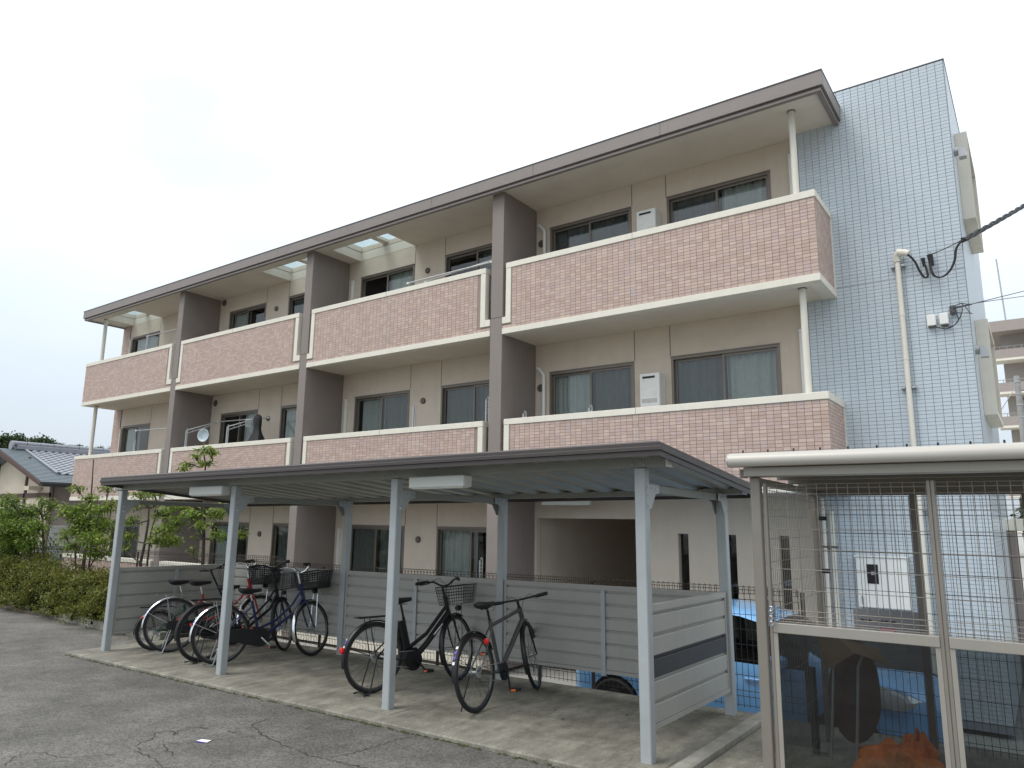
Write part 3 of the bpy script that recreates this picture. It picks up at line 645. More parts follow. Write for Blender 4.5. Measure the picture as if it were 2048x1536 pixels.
# ------------------------------------------------------------------ wire mesh fence along the lower court
def mesh_fence(x0, x1, y, z0, z1, label, pitch=.055, group=None):
    e = empty('mesh_fence', label, 'fence', SH.copy(), group)
    n = int((x1-x0)/2.0); wv = MB()
    for i in range(n):
        xa, xb = x0+(x1-x0)*i/n+.03, x0+(x1-x0)*(i+1)/n-.03; wv = MB(); m_ = round((xb-xa)/pitch)
        for k_ in range(m_+1):
            x = xa+(xb-xa)*k_/m_
            wv.tube([(x, y, z0), (x, y, z0+.10), (x, y-.02, z0+.125), (x, y, z0+.15), (x, y, z1-.13), (x, y-.022, z1-.105), (x, y, z1-.075), (x, y, z1-.018), (x, y-.022, z1), (x, y-.05, z1-.016), (x, y-.052, z1-.055), (x, y-.02, z1-.080)], .003, 4, False)
        for z in [z0+.02, z0+.10, z0+.15]+[z0+.15+(z1-.28-z0)*k_/6 for k_ in range(1, 7)]+[z1-.075, z1-.04, z1-.012]: wv.tube([(xa, y+.004, z), (xb, y+.004, z)], .003, 4, False)
        wv.build('wire_panel', M['fence'], e)
    for i in range(n+1):
        x = x0+(x1-x0)*i/n; MB().tube([(x, y+.03, -.6), (x, y+.03, z1-.04)], .021, 8).build('fence_post', M['fence'], e, True)
mesh_fence(-8.2, .62, 2.02, .02, 1.13, 'dark brown wire mesh fence running behind the bicycle shelter', group='wire mesh fences')
mesh_fence(-20, -8.25, 3.0, .05, 1.15, 'dark brown wire mesh fence behind the small trees and hedge', .06, 'wire mesh fences')

# ------------------------------------------------------------------ bicycles
def bicycle(label, contact, front, steer, lean, c):
    dx, dy = front[0]-contact[0], front[1]-contact[1]; wb = c.get('wb', math.hypot(dx, dy)); hd = math.atan2(dy, dx)
    root = empty('bicycle', label, 'bicycle', SH @ Matrix.Translation((contact[0], contact[1], 0.001)) @ Matrix.Rotation(hd, 4, 'Z') @ Matrix.Rotation(lean, 4, 'X'), 'bicycles parked in the shelter')
    rw = c['R']; fw_ = c.get('Rf', rw); F = c['frame']; V = Vector
    axR, axF = V((0, 0, rw)), V((wb, 0, fw_))
    bbk = V((c.get('bb', .45), 0, .285)); hl = V((wb-c.get('hx', .135), 0, c.get('hz', fw_+.36))); hu = hl+V((-.062, 0, c.get('hh', .19)))
    sdir = V((-.27, 0, 1)).normalized(); st = bbk+sdir*c.get('st', .46); sd = bbk+sdir*(c['seat']-.285)/sdir.z
    axis = (hu-hl).normalized(); rot = Matrix.Rotation(steer, 3, axis)
    SR = lambda p: hl+rot @ (Vector(p)-hl)
    def part(mb, nm, m, parent=root, steerit=False, sm=True):
        if steerit: mb.xf(SR)
        return mb.build(nm, m, parent, sm)
    def wheel(ax, r, st_, nm):
        n = 40; rt = c.get('tyre', .019); ri = r-rt*2
        circ = lambda rad, y=0.: [(ax.x+rad*math.cos(2*PI*k/n), y, ax.z+rad*math.sin(2*PI*k/n)) for k in range(n)]
        m = MB(); vs = []
        pr = [(r-2*rt+.004, -.011), (r-2*rt-.010, -.010), (r-2*rt-.014, 0), (r-2*rt-.010, .010), (r-2*rt+.004, .011)]
        for k in range(n):
            for rad, y in pr: vs.append((ax.x+rad*math.cos(2*PI*k/n), y, ax.z+rad*math.sin(2*PI*k/n)))
        q = len(pr); m.add(vs, [(k*q+j, k*q+(j+1) % q, ((k+1) % n)*q+(j+1) % q, ((k+1) % n)*q+j) for k in range(n) for j in range(q)])
        wv = part(m, nm, M[c.get('rim', 'rim')], root, st_)
        part(MB().tube(circ(r-rt), rt, 8, closed=True), 'tyre', M['black'], wv, st_)
        hb = MB().lathe([(.010, -.062), (.010, -.036), (.026, -.034), (.024, -.028), (.014, -.024), (.014, .024), (.024, .028), (.026, .034), (.010, .036), (.010, .062)], ax, 'y', 12)
        part(hb, 'hub', M['steelg'], wv, st_)
        sp = MB(); ns = 28
        for k in range(ns):
            a = 2*PI*k/ns; s_ = 1 if k % 2 else -1; b_ = a+s_*.9*(1 if k % 4 < 2 else -1)
            sp.tube([(ax.x+.024*math.cos(b_), s_*.031, ax.z+.024*math.sin(b_)), (ax.x+(ri-.008)*math.cos(a), 0, ax.z+(ri-.008)*math.sin(a))], .0017, 3, False)
        part(sp, 'spokes', M['rim'], wv, st_, False)
    wheel(axR, rw, False, 'rear_wheel'); wheel(axF, fw_, True, 'front_wheel')
    t = c.get('tube', .016); fm = M[c['col']]
    f = MB()
    f.tube([bbk, st], t, 10); f.tube([hl, hu], t+.006, 10)
    for s_ in (-1, 1):
        f.tube([bbk+V((0, s_*.03, 0)), V((.16, s_*.05, (bbk.z+rw)/2-.005)), axR+V((0, s_*.062, 0))], .010, 6)
        f.tube([bbk+sdir*(c.get('st', .46)-.06)+V((0, s_*.018, 0)), axR+V((0, s_*.060, 0))], .0085, 6)
    if F == 'diamond':
        f.tube([hl+axis*.03, bbk], t*1.35, 10); f.tube([hu-axis*.025, st-sdir*.05], t, 10)
    elif F == 'city':
        f.tube([hl+axis*.05, hl+V((-.10, 0, -.14)), hl.lerp(bbk, .55)+V((-.01, 0, -.055)), bbk+V((.05, 0, .0)), bbk], t*1.25, 10)
        f.tube([hl+axis*.13, hl+V((-.15, 0, -.05)), hl.lerp(bbk, .6)+V((-.02, 0, .02)), bbk+sdir*.10], t*.95, 10)
    elif F == 'ebike':
        f.tube([hl+axis*.02, hl.lerp(bbk, .6)+V((0, 0, -.03)), bbk+V((.06, 0, .02))], t*1.9, 10)
        f.tube([hl+axis*.10, hl.lerp(bbk, .55)+V((-.03, 0, .05)), bbk+sdir*.12], t*1.2, 10)
    elif F == 'mini':
        f.tube([hl+axis*.05, hl.lerp(bbk, .5)+V((0, 0, .0)), bbk+sdir*.06], t*1.5, 10)
    f.tube([bbk+V((0, -.037, 0)), bbk+V((0, .037, 0))], .022, 10)
    part(f, 'frame', fm)
    part(MB().tube([st-sdir*.05, sd-sdir*.03], .0125, 10), 'seat_post', M[c.get('spost', 'chrome')])
    # saddle: widening to the rear
    s = MB(); ns = 12; vs = []; q = 14
    for k in range(ns):
        u = k/(ns-1); x = sd.x-.145+.285*u; wv_ = float(np.interp(u, [0, .08, .22, .45, .7, .92, 1], [.045, .078, .088, .058, .030, .022, .008])); zt = sd.z+.012+.022*(1-u)**2+.006*u
        hb_ = float(np.interp(u, [0, .1, .3, .6, 1], [.012, .040, .048, .034, .012]))
        for a in range(q):
            an = 2*PI*a/q; vs.append((x, wv_*math.cos(an), zt+(.026 if math.sin(an) > 0 else hb_)*math.sin(an)))
    s.add(vs, [(k*q+j, k*q+(j+1) % q, (k+1)*q+(j+1) % q, (k+1)*q+j) for k in range(ns-1) for j in range(q)]+[tuple(range(q)), tuple((ns-1)*q+j for j in range(q))])
    sdl = part(s, 'saddle', M['black'])
    part(MB().tube([(sd.x-.09, .02, sd.z-.02), (sd.x+.08, .02, sd.z-.025)], .004, 5).tube([(sd.x-.09, -.02, sd.z-.02), (sd.x+.08, -.02, sd.z-.025)], .004, 5), 'saddle_rails', M['chrome'], sdl)
    # fork
    k_ = MB(); cr = hl-axis*.01
    for s_ in (-1, 1):
        k_.tube([cr+V((0, s_*.022, 0)), cr+V((.012, s_*.046, -.04)), cr.lerp(axF, .55)+V((-.012, s_*.052, 0)), axF+V((0, s_*.056, 0))], [.013, .012, .011, .008], 8)
    k_.tube([cr+V((0, -.03, 0)), cr+V((0, .03, 0))], .016, 8); part(k_, 'fork', M[c.get('fork', c['col'])], root, True)
    # handlebar
    bt_ = hu+axis*c.get('stem', .10); part(MB().tube([hu, bt_], .014, 8).tube([bt_, bt_+V((c.get('reach', .05), 0, .01))], .014, 8), 'stem', M[c.get('barm', 'chrome')], root, True)
    bc = bt_+V((c.get('reach', .05), 0, .01)); style = c.get('bar', 'flat')
    if style == 'flat': half = [V((0, 0, 0)), V((-.01, .10, .004)), V((-.03, .31, .012))]
    elif style == 'riser': half = [V((0, 0, 0)), V((0, .06, .012)), V((-.02, .13, .055)), V((-.09, .22, .06)), V((-.16, .27, .05))]
    else: half = [V((0, 0, 0)), V((.02, .07, .02)), V((.03, .13, .075)), V((-.03, .20, .095)), V((-.12, .25, .085)), V((-.24, .275, .07))]
    hb = MB(); path = [bc+V((p.x, -p.y, p.z)) for p in half[::-1]]+[bc+p for p in half[1:]]
    hb.tube(path, .011, 8); bar = part(hb, 'handlebar', M[c.get('barm', 'chrome')], root, True)
    cab = MB()
    for s_ in (-1, 1):
        e = bc+V((half[-1].x, s_*half[-1].y, half[-1].z)); i_ = bc+V((half[-2].x, s_*half[-2].y, half[-2].z)); d = (i_-e).normalized()
        part(MB().tube([e-d*.01, e, e+d*.10, e+d*.11], [.015, .0185, .0175, .014], 10), 'grip', M['black'], bar, True)
        b0 = e+d*.13; fwd = V((.045, -s_*.01, -.02)) if style != 'flat' else V((.05, 0, -.015))
        lever = MB(); lever.tube([b0, b0+fwd, b0+fwd-d*.07, b0+fwd*.9-d*.12], .006, 6); lever.box(b0.x-.016, b0.x+.020, b0.y-.014, b0.y+.014, b0.z-.016, b0.z+.014, .004)
        part(lever, 'brake_lever', M['blackgl'], bar, True)
        cab.tube([b0+fwd*.6, b0+fwd+V((.08, -s_*.08, .05)), bc+V((.09, s_*.03, .0)), hu+V((.045, s_*.015, -.02)), hl+V((.02, s_*.02, -.02))], .0026, 5)
    part(cab, 'cable', M['black'], bar, True)
    # drivetrain
    cr_ = c.get('crank', .17); ca = c.get('cang', -.6); m = MB()
    ch = MB(); 
    if c.get('case'):
        pl = []; r1, r2 = .105, .062; n = 12
        for k in range(n+1): a = -PI/2+PI*k/n; pl.append((bbk.x+r1*math.cos(a), bbk.z+r1*math.sin(a)))
        for k in range(n+1): a = PI/2+PI*k/n; pl.append((-.015+r2*math.cos(a), rw+r2*math.sin(a)))
        ch.prism(pl, 1, -.075, -.045); part(ch, 'chain_case', M['blackgl'])
    else:
        ch.lathe([(.088, -.050), (.088, -.045)], bbk, 'y', 24); part(ch, 'chain_ring', M[c.get('ring', 'blackgl')])
        cn = MB(); cn.tube([V((bbk.x, -.048, bbk.z+.085)), V((0, -.048, rw+.04))], .0045, 4).tube([V((bbk.x, -.048, bbk.z-.085)), V((.03, -.048, rw-.07)), V((0, -.048, rw-.04))], .0045, 4)
        cn.lathe([(.05, -.046), (.05, -.040), (.040, -.036), (.034, -.030)], axR, 'y', 18); part(cn, 'chain', M['steelg'])
    for s_, an in ((-1, ca), (1, ca+PI)):
        e = bbk+V((math.cos(an)*cr_, s_*.088, math.sin(an)*cr_)); cq = part(MB().tube([bbk+V((0, s_*.052, 0)), bbk+V((0, s_*.08, 0)), e], .011, 6), 'crank', M[c.get('crankm', 'blackgl')])
        y0 = e.y+s_*.012; y1 = e.y+s_*.10
        pd = part(MB().box(e.x-.042, e.x+.042, min(y0, y1), max(y0, y1), e.z-.013, e.z+.013, .004), 'pedal', M['black'])
        part(MB().box(e.x-.0445, e.x-.0425, min(y0, y1)+.02, max(y0, y1)-.02, e.z-.008, e.z+.008).box(e.x+.0425, e.x+.0445, min(y0, y1)+.02, max(y0, y1)-.02, e.z-.008, e.z+.008), 'pedal_reflector', M['orange'], pd)
    # mudguards
    def guard(ax, r, a0, a1, nm, m_, st_, wd=.027):
        n = 22; vs = []; q = 7
        for k in range(n+1):
            a = a0+(a1-a0)*k/n
            for j in range(q):
                b_ = -1+2*j/(q-1); rad = r+.022-.014*b_*b_; vs.append((ax.x+rad*math.cos(a), wd*b_, ax.z+rad*math.sin(a)))
        g_ = MB().add(vs, [(k*q+j, k*q+j+1, (k+1)*q+j+1, (k+1)*q+j) for k in range(n) for j in range(q-1)])
        go = part(g_, nm, m_, root, st_)
        sy = MB()
        for s_ in (-1, 1):
            for a in ((a0*.2+a1*.8),):
                sy.tube([ax+V((0, s_*.06, 0)), ax+V(((r+.008)*math.cos(a), s_*wd, (r+.008)*math.sin(a)))], .0028, 5)
        part(sy, 'mudguard_stay', M['chrome' if m_ is M['chrome'] else 'blackgl'], go, st_)
        return go
    if c.get('guard'):
        gm = M[c['guard']]
        gr = guard(axR, rw, R(25), R(c.get('ga', 190)), 'rear_mudguard', gm, False); guard(axF, fw_, R(c.get('gf0', 60)), R(205), 'front_mudguard', gm, True)
        a = R(168); p = V((math.cos(a)*(rw+.027), 0, rw+math.sin(a)*(rw+.027))); tn = V((-math.sin(a), 0, math.cos(a)))
        for i, mm in enumerate(c.get('stick', ())):
            pp = [p+tn*(-.05-.045*i)+V((-.0015-.0025*i, 0, 0))]; aa = a-(-.05-.045*i)/rw*1.0
            aa = R(160)-i*.13; o_ = V((math.cos(aa), 0, math.sin(aa))); tt = V((-o_.z, 0, o_.x)); cc = V((0, 0, rw))+o_*(rw+.0245)
            part(MB().add([cc-tt*.013+V((0, -.012, 0)), cc+tt*.013+V((0, -.012, 0)), cc+tt*.013+V((0, .012, 0)), cc-tt*.013+V((0, .012, 0))], [(0, 1, 2, 3)]), 'sticker', M[mm], gr, False, False)
    if c.get('reflector', True):
        a = R(c.get('ra', 172)); rr = c.get('rr', .024); cc = V(c['rpos']) if 'rpos' in c else V((math.cos(a)*(rw+.035), 0, rw+math.sin(a)*(rw+.035)))
        part(MB().lathe([(rr*.9, .012), (rr, 0), (rr, -.012), (rr*.8, -.016)], cc, 'x', 16), 'rear_reflector', M['redref'])
    if c.get('rack'):
        m_ = MB(); z = rw+.385 if rw > .3 else rw+.30; z = max(z, rw*2+.05); rk = M[c['rack']]
        for y in (-.055, -.02, .02, .055): m_.tube([(.17, y, z), (-.22, y, z)], .005, 6)
        for x in (.17, .05, -.08, -.22): m_.tube([(x, -.055, z), (x, .055, z)], .005, 6)
        for y in (-.055, .055): m_.tube([(-.10, y, z), (-.01, y*1.1, rw+.01)], .005, 6)
        for y in (-.03, .03): m_.tube([(.17, y, z), (.235, y, z-.02)], .005, 6)
        part(m_, 'rear_rack', rk)
    if c.get('basket'):
        kind, w2, d_, h_ = c['basket']; m_ = MB(); x0 = hl.x+.075; z0 = hl.z+.10 if kind != 'plastic' else hl.z+.10
        z0 = c.get('bz', z0); 
        def ring(z, k, r): 
            e = (z-z0)/h_*.035; m_.tube([(x0-e*.4, -w2-e, z), (x0+d_+e, -w2-e, z), (x0+d_+e, w2+e, z), (x0-e*.4, w2+e, z)], r, 4 if kind == 'wire' else 5, closed=True)
        nr = 6 if kind == 'wire' else 7; rr = .0024 if kind == 'wire' else .0052
        for k in range(nr+1): ring(z0+h_*k/nr, k, rr*2 if k == nr else rr)
        nv = 11 if kind == 'wire' else 9
        for s_ in range(nv+1):
            y = -w2+2*w2*s_/nv; e = .035*(y/w2)
            m_.tube([(x0, y, z0), (x0-.014, y+e, z0+h_)], rr, 4); m_.tube([(x0+d_, y, z0), (x0+d_+.035, y+e, z0+h_)], rr, 4); m_.tube([(x0, y, z0), (x0+d_, y, z0)], rr, 4)
        for s_ in range(nv):
            x = x0+d_*s_/nv
            for y in (-1, 1): m_.tube([(x, y*w2, z0), (x+.035*s_/nv, y*(w2+.035), z0+h_)], rr, 4)
        bk_ = part(m_, 'basket', M['basketbl'], root, True, False)
        if kind == 'plastic':
            part(MB().box(x0-.004, x0+d_+.008, -w2-.008, w2+.008, z0-.02, z0+h_*.28, .012), 'basket_tray', M['basketbl'], bk_, True)
        part(MB().tube([(x0+d_*.7, -.03, z0), (wb+.03, -.05, fw_+.02)], .004, 5).tube([(x0+d_*.7, .03, z0), (wb+.03, .05, fw_+.02)], .004, 5), 'basket_stay', M['chrome' if kind == 'plastic' else 'blackgl'], bk_, True)
        part(MB().lathe([(.022, -.03), (.032, .015), (.032, .03)], (x0+d_*.55, 0, z0-.045), 'x', 14), 'headlamp', M['blackgl'], bk_, True)
    if c.get('stand') == 'double':
        q_ = MB()
        for s_ in (-1, 1): q_.tube([(0, s_*.065, rw), (-.075, s_*.085, .07), (-.10, s_*.10, .012), (-.16, s_*.10, .008)], .007, 6)
        q_.tube([(-.10, -.10, .012), (-.10, .10, .012)], .007, 6); part(q_, 'kickstand', M[c.get('standm', 'steelg')])
    elif c.get('stand'):
        part(MB().tube([(.0, .06, rw-.03), (-.02, .12, .14), (-.03, .155, .015-.155*math.tan(lean)*0), (-.07, .165, .008)], .007, 6), 'kickstand', M['blackgl'])
    if c.get('motor'):
        q_ = MB().lathe([(.06, -.055), (.105, -.05), (.105, .05), (.06, .055)], bbk+V((.0, 0, -.01)), 'y', 22); q_.box(bbk.x-.10, bbk.x+.08, -.045, .045, bbk.z-.02, bbk.z+.11, .02)
        part(q_, 'motor', M['blackgl'])
        q2 = MB().box(-.045, .045, -.045, .045, 0, .30, .015); q2.xf(lambda p: bbk+V((-.075, 0, .10))+Matrix.Rotation(-math.atan2(.27, 1), 3, 'Y') @ p); part(q2, 'battery', M['blackgl'])
    if c.get('label_strip'):
        a_, b_ = hl.lerp(bbk, .22), hl.lerp(bbk, .46); part(MB().tube([a_+V((0, -t*1.9, .0)), b_+V((0, -t*1.9, -.005))], .006, 6), 'frame_lettering', M['whitesticker'])
    return root
SH_B = [
 ('dark grey sports bicycle with flat handlebar, closest to the slatted side panel of the shelter', (-1.861, .388), (-1.995, 1.516), .30, -.105,
  dict(R=.345, frame='diamond', col='greyframe', seat=.90, st=.50, bb=.46, hx=.12, hz=.69, hh=.15, stem=.07, reach=.09, bar='flat', barm='blackgl', spost='blackgl', guard='blackgl', ga=185, gf0=75, tube=.019, crankm='blackgl', cang=-1.45, stick=('whitesticker', 'purple', 'purple', 'whitesticker'), stand='side', rpos=(.13, -.07, .60), rr=.028, fork='blackgl', rim='rim')),
 ('black electric bicycle with wire front basket and rear rack beside the third front post', (-3.187, .367), (-2.946, 1.42), .42, -.02,
  dict(R=.345, frame='ebike', col='blackgl', seat=.87, st=.44, bb=.46, hh=.20, stem=.10, bar='riser', barm='blackgl', spost='blackgl', guard='blackgl', ga=192, rack='blackgl', basket=('wire', .155, .25, .20), motor=True, stand='double', standm='blackgl', ra=165, rr=.032, cang=-.75, tube=.017, crankm='blackgl', stick=('whitesticker', 'purple'), label_strip=True)),
 ('navy blue city bicycle with chrome mudguards and large black plastic basket', (-5.767, .323), (-5.421, 1.426), .50, -.03,
  dict(R=.345, frame='city', col='blue', seat=.83, bb=.47, hh=.21, stem=.13, bar='swept', guard='chrome', ga=188, rack='chrome', basket=('plastic', .165, .26, .20), bz=.86, case=True, stand='double', cang=-.75, crankm='chrome', stick=('whitesticker', 'purple', 'whitesticker'), ra=158, rr=.012, fork='blue')),
 ('black bicycle with wire basket and black mudguards between the red and navy bicycles', (-6.11, .308), (-6.03, 1.46), .62, -.02,
  dict(R=.345, frame='city', col='blackgl', seat=.85, bb=.46, hh=.24, stem=.14, bar='riser', barm='blackgl', guard='black', ga=190, rack='blackgl', basket=('wire', .16, .25, .20), case=True, stand='double', standm='blackgl', cang=.4, spost='blackgl', reflector=False)),
 ('red framed city bicycle with chrome rear mudguard and black basket at the shelter end', (-7.066, .444), (-6.63, 1.50), .35, -.03,
  dict(R=.345, frame='city', col='red', seat=.86, bb=.47, hh=.22, stem=.13, bar='swept', guard='chrome', ga=182, rack='chrome', basket=('plastic', .16, .25, .20), bz=.86, case=True, stand='double', cang=.5, crankm='chrome', stick=('whitesticker', 'purple', 'purple'), ra=163, rr=.012)),
 ('small wheeled dark green folding bicycle with tall black handlebar stem', (-7.369, .407), (-7.02, 1.34), .25, -.02,
  dict(R=.255, frame='mini', col='green', seat=.86, st=.30, bb=.40, hx=.10, hz=.52, hh=.12, stem=.44, reach=.03, bar='flat', barm='blackgl', guard='blackgl', ga=190, rack='blackgl', stand='side', cang=-.3, tube=.02, reflector=False, fork='blackgl')),
]
for a_ in SH_B: bicycle(*a_)
# ------------------------------------------------------------------ refuse enclosure
ENC = empty('refuse_enclosure', 'roofed refuse enclosure of stone grey aluminium with wire mesh doors and smoked lower panels', 'enclosure', EN.copy())
ED = 1.92; EW = 2.95
for x in (0, .98+.49, EW):
    MB().box(x-.0, x+.062, .0, .062, -.03, 1.992, .005).build('post', M['encl'], ENC) if x in (0, EW) else None
for x in (0, .74, 1.48, 2.22, EW): MB().box(x, x+.05, ED-.055, ED, -.03, 1.99, .005).build('post', M['encl'], ENC)
MB().box(-.022, EW+.08, -.055, .060, 1.994, 2.052, .004).build('front_beam', M['encl_l'], ENC)
MB().box(-.06, -.023, .0, .05, 1.990, 2.046, .003).build('beam_end', M['encl'], ENC)
MB().box(-.02, EW+.08, ED-.058, ED+.002, 1.94, 2.0, .004).build('back_beam', M['encl'], ENC)
for x in (0, EW): MB().box(x+.004, x+.054, .064, ED-.06, 1.945, 1.99, .004).build('side_beam', M['encl'], ENC)
pr = [(-.02, 2.055), (-.115, 2.055), (-.128, 2.068), (-.132, 2.09), (-.125, 2.115), (-.105, 2.135), (-.075, 2.143), (-.02, 2.143)]
gt = MB().prism(pr, 0, -.098, EW+.12).build('gutter', M['gutter'], ENC, True)
MB().prism([(y*1.0-.001*(1 if y < -.05 else 0), z) for y, z in pr], 0, -.104, -.0985).build('gutter_end', M['steelg'], gt)
for zz in (2.075, 2.128): MB().lathe([(.005, -.003), (.005, 0)], (-.1042, -.09, zz), 'x', 8).build('screw', M['chrome'], gt)
# corrugated roof sheet with ribs and bolts
vs = []; n = 44
for i in range(n*4+1):
    x = -.03+(EW+.1)*i/(n*4); h = .011*math.sin(i*PI/2)
    vs += [(x, -.02, 2.115+h), (x, ED+.05, 2.045+h)]
MB().add(vs, [(2*i, 2*i+2, 2*i+3, 2*i+1) for i in range(n*4)]).build('roof_sheet', M['roofsh'], ENC, True)
for i in range(6): y = .12+i*.34; MB().box(-.02, EW+.06, y, y+.03, 2.045-.036*y, 2.085-.036*y, .003).build('purlin', M['encl'], ENC)
for i in range(19):
    x = -.03+i*.157; MB().tube([(x, -.01, 2.12), (x, -.01, 2.166)], .0055, 6).build('roof_bolt', M['black'], ENC)
# wire mesh: helper in a plane
def wmesh(mb, P, a0, a1, b0, b1, pa, hb, r=.0019):
    n = round((a1-a0)/pa)
    for i in range(n+1): a = a0+(a1-a0)*i/n; mb.tube([P(a, b0, 0), P(a, b1, 0)], r, 4, False)
    for b in hb: mb.tube([P(a0, b, .004), P(a1, b, .004)], r*1.15, 4, False)
    return mb
def door(x0, x1):
    t = .020; z0, z1 = .07, 1.955; y0, y1 = .012, .046
    f = MB(); f.box(x0, x0+t, y0, y1, z0, z1, .003); f.box(x1-t, x1, y0, y1, z0, z1, .003); f.box(x0+t+.001, x1-t-.001, y0+.002, y1-.002, z0, z0+.05)
    d = f.build('door', M['encl'], ENC)
    MB().box(x0+t+.001, x1-t-.001, y0-.004, y1-.004, 1.043, 1.102, .003).build('mid_rail', M['encl_l'], d)
    for xa in (x0+t+.001, x1-t-.026): MB().box(xa, xa+.025, y0+.002, y1-.004, z0+.051, 1.042).build('inner_stile', M['encl_l'], d)
    MB().box(x0+t+.0265, x1-t-.0265, .026, .031, z0+.051, 1.042).build('smoked_panel', M['smoke'], d)
    hb = [1.11, 1.125, 1.15, 1.18]+[1.18+.122*k for k in range(1, 6)]+[1.885, 1.92, 1.945]
    wmesh(MB(), lambda a, b, o: (a, .03+o, b), x0+t+.004, x1-t-.004, 1.103, 1.95, .057, hb).build('wire_mesh', M['wire'], d)
    return d
d1 = door(.078, 1.009); door(1.0105, 1.942); door(1.9435, 2.878)
m = MB(); hp = (.095, -.004, 1.18)
for k in range(6):
    a = k*.55; m.tube([(hp[0]+.012*math.cos(t_)*(1 if k % 2 else .3), hp[1]-.012+.006*math.sin(t_*2), hp[2]-.016*k+.014*math.sin(t_)) for t_ in np.linspace(0, 2*PI, 10)[:-1]], .0032, 5, closed=True)
m.box(.085, .108, -.008, .010, 1.17, 1.20, .003); m.build('chain_lock', M['chrome'], d1)
hb = [.1, .13]+[.13+.15*k for k in range(1, 12)]+[1.86, 1.90, 1.93]
wmesh(MB(), lambda a, b, o: (.03+o, a, b), .066, ED-.06, .06, 1.935, .05, [.1, .4, .7, 1.0, 1.15, 1.3, 1.45, 1.6, 1.75, 1.88, 1.92]).build('side_mesh', M['wire'], ENC)
wmesh(MB(), lambda a, b, o: (a, ED-.03+o, b), .055, .735, .06, 1.935, .05, hb).build('back_mesh', M['fence'], ENC)
wmesh(MB(), lambda a, b, o: (a, ED-.03+o, b), .795, 1.475, .06, 1.935, .05, hb).build('back_mesh', M['fence'], ENC)
for z in (1.75, 1.32): MB().box(.055, .12, ED-.09, ED-.058, z-.018, z+.018, .004).build('fence_clamp', M['black'], ENC)
# grey notice board hung on the inside of the back mesh
q0 = px(1706, 1216, 1, ED-.05, EN); q1 = px(1853, 1224, 1, ED-.05, EN); bz0 = px(1834, 1344, 1, ED-.05, EN).z
M['boardgrey'] = mat('grey notice board', (.27, .275, .29), .6, var=.03); M['boardgreen'] = mat('green label', (.05, .20, .14), .6); M['boardpink'] = mat('pink label', (.55, .12, .17), .6)
nb = empty('notice_board', 'grey notice board with black lettering and green and pink labels inside the enclosure', 'sign', EN @ Matrix.Translation((q0.x, ED-.05, bz0)))
W_, H_ = q1.x-q0.x, q0.z-bz0
MB().box(0, W_, 0, .008, 0, H_).build('board', M['boardgrey'], nb)
tx = MB(); x = .05
for wd in (.03, .012, .028, -.03, .02, .018, .026, .012, .03):
    if wd > 0: tx.box(x, x+wd, -.002, 0, H_-.095, H_-.083); tx.box(x+.004, x+wd*.7, -.002, 0, H_-.082, H_-.079)
    x += abs(wd)+.006
tx.build('lettering', M['black'], nb)
MB().box(.04, .17, -.0025, 0, H_-.20, H_-.15).build('label', M['boardgreen'], nb); MB().box(.18, .30, -.0025, 0, H_-.20, H_-.14).build('label', M['boardpink'], nb)
t2 = MB()
for i in range(3): t2.box(.05, .155, -.0035, -.0026, H_-.19+.013*i, H_-.184+.013*i); t2.box(.19, .285, -.0035, -.0026, H_-.19+.013*i, H_-.184+.013*i)
t2.build('lettering', M['whitesticker'], nb)
tb = MB().box(.20, .36, -.002, 0, H_-.36, H_-.25); tb.build('label', M['steelg'], nb)
# contents: folding chair with cardboard, orange net bag
ch = empty('folding_chair', 'folded pipe chair with brown board leaning inside the refuse enclosure', 'chair', EN @ Matrix.Translation((.30, 1.32, .0)) @ Matrix.Rotation(-.25, 4, 'Z'))
pl = [(.19*math.cos(a)*(1 if math.sin(a) < 0 else .95), .36*math.sin(a)) for a in np.linspace(0, 2*PI, 28)[:-1]]
s_ = MB().prism([(x, z+.50) for x, z in pl], 1, 0, .03); s_.xf(lambda p: Vector((p.x, p.y+.12*(p.z-.1), p.z))); s_.build('seat_board', M['wood'], ch)
for x in (-.10, .08):
    MB().tube([(x-.03, -.10, .02), (x-.02, -.06, .30), (x, -.03, .68), (x+.03, -.015, .76), (x+.09, .0, .78)], .011, 8).build('leg', M['steelg'], ch, True)
MB().box(-.33, -.28, .02, .05, 0, .62).build('leg', M['black'], ch)
cb = MB().add([(0, 0, .0), (.26, .06, -.07), (.33, .05, -.17), (.12, -.04, -.10)], [(0, 1, 2, 3)]).add([(0, 0, .0), (-.16, .10, -.02), (-.10, .14, -.26), (.12, -.04, -.10)], [(0, 1, 2, 3)])
cbx = empty('cardboard_sheet', 'bent brown cardboard sheet resting on the folded chair', 'cardboard', EN @ Matrix.Translation((.26, 1.16, .90)))
cbo = cb.build('sheet', M['cardboard'], cbx); md = cbo.modifiers.new('t', 'SOLIDIFY'); md.thickness = .006
def lump(seed, sx, sy, sz, nx=36, ny=22, amp=.35):
    r_ = np.random.default_rng(seed); ph = r_.uniform(0, 6.28, (6, 3)); fr = r_.uniform(1.5, 6.5, (6, 2)); vs = []
    for j in range(ny+1):
        v = j/ny*PI/2
        for i in range(nx):
            u = 2*PI*i/nx; k = 1+amp*sum(math.sin(fr[q_, 0].round()*u+ph[q_, 0])*math.sin(fr[q_, 1]*v+ph[q_, 1])*.25 for q_ in range(6))
            k += .06*math.sin(9*u+4*v)*math.cos(7*v)
            vs.append((sx*k*math.cos(u)*math.cos(v), sy*k*math.sin(u)*math.cos(v), max(.002, sz*math.sin(v)*k)))
    return MB().add(vs, [(j*nx+i, j*nx+(i+1) % nx, (j+1)*nx+(i+1) % nx, (j+1)*nx+i) for j in range(ny) for i in range(nx)])
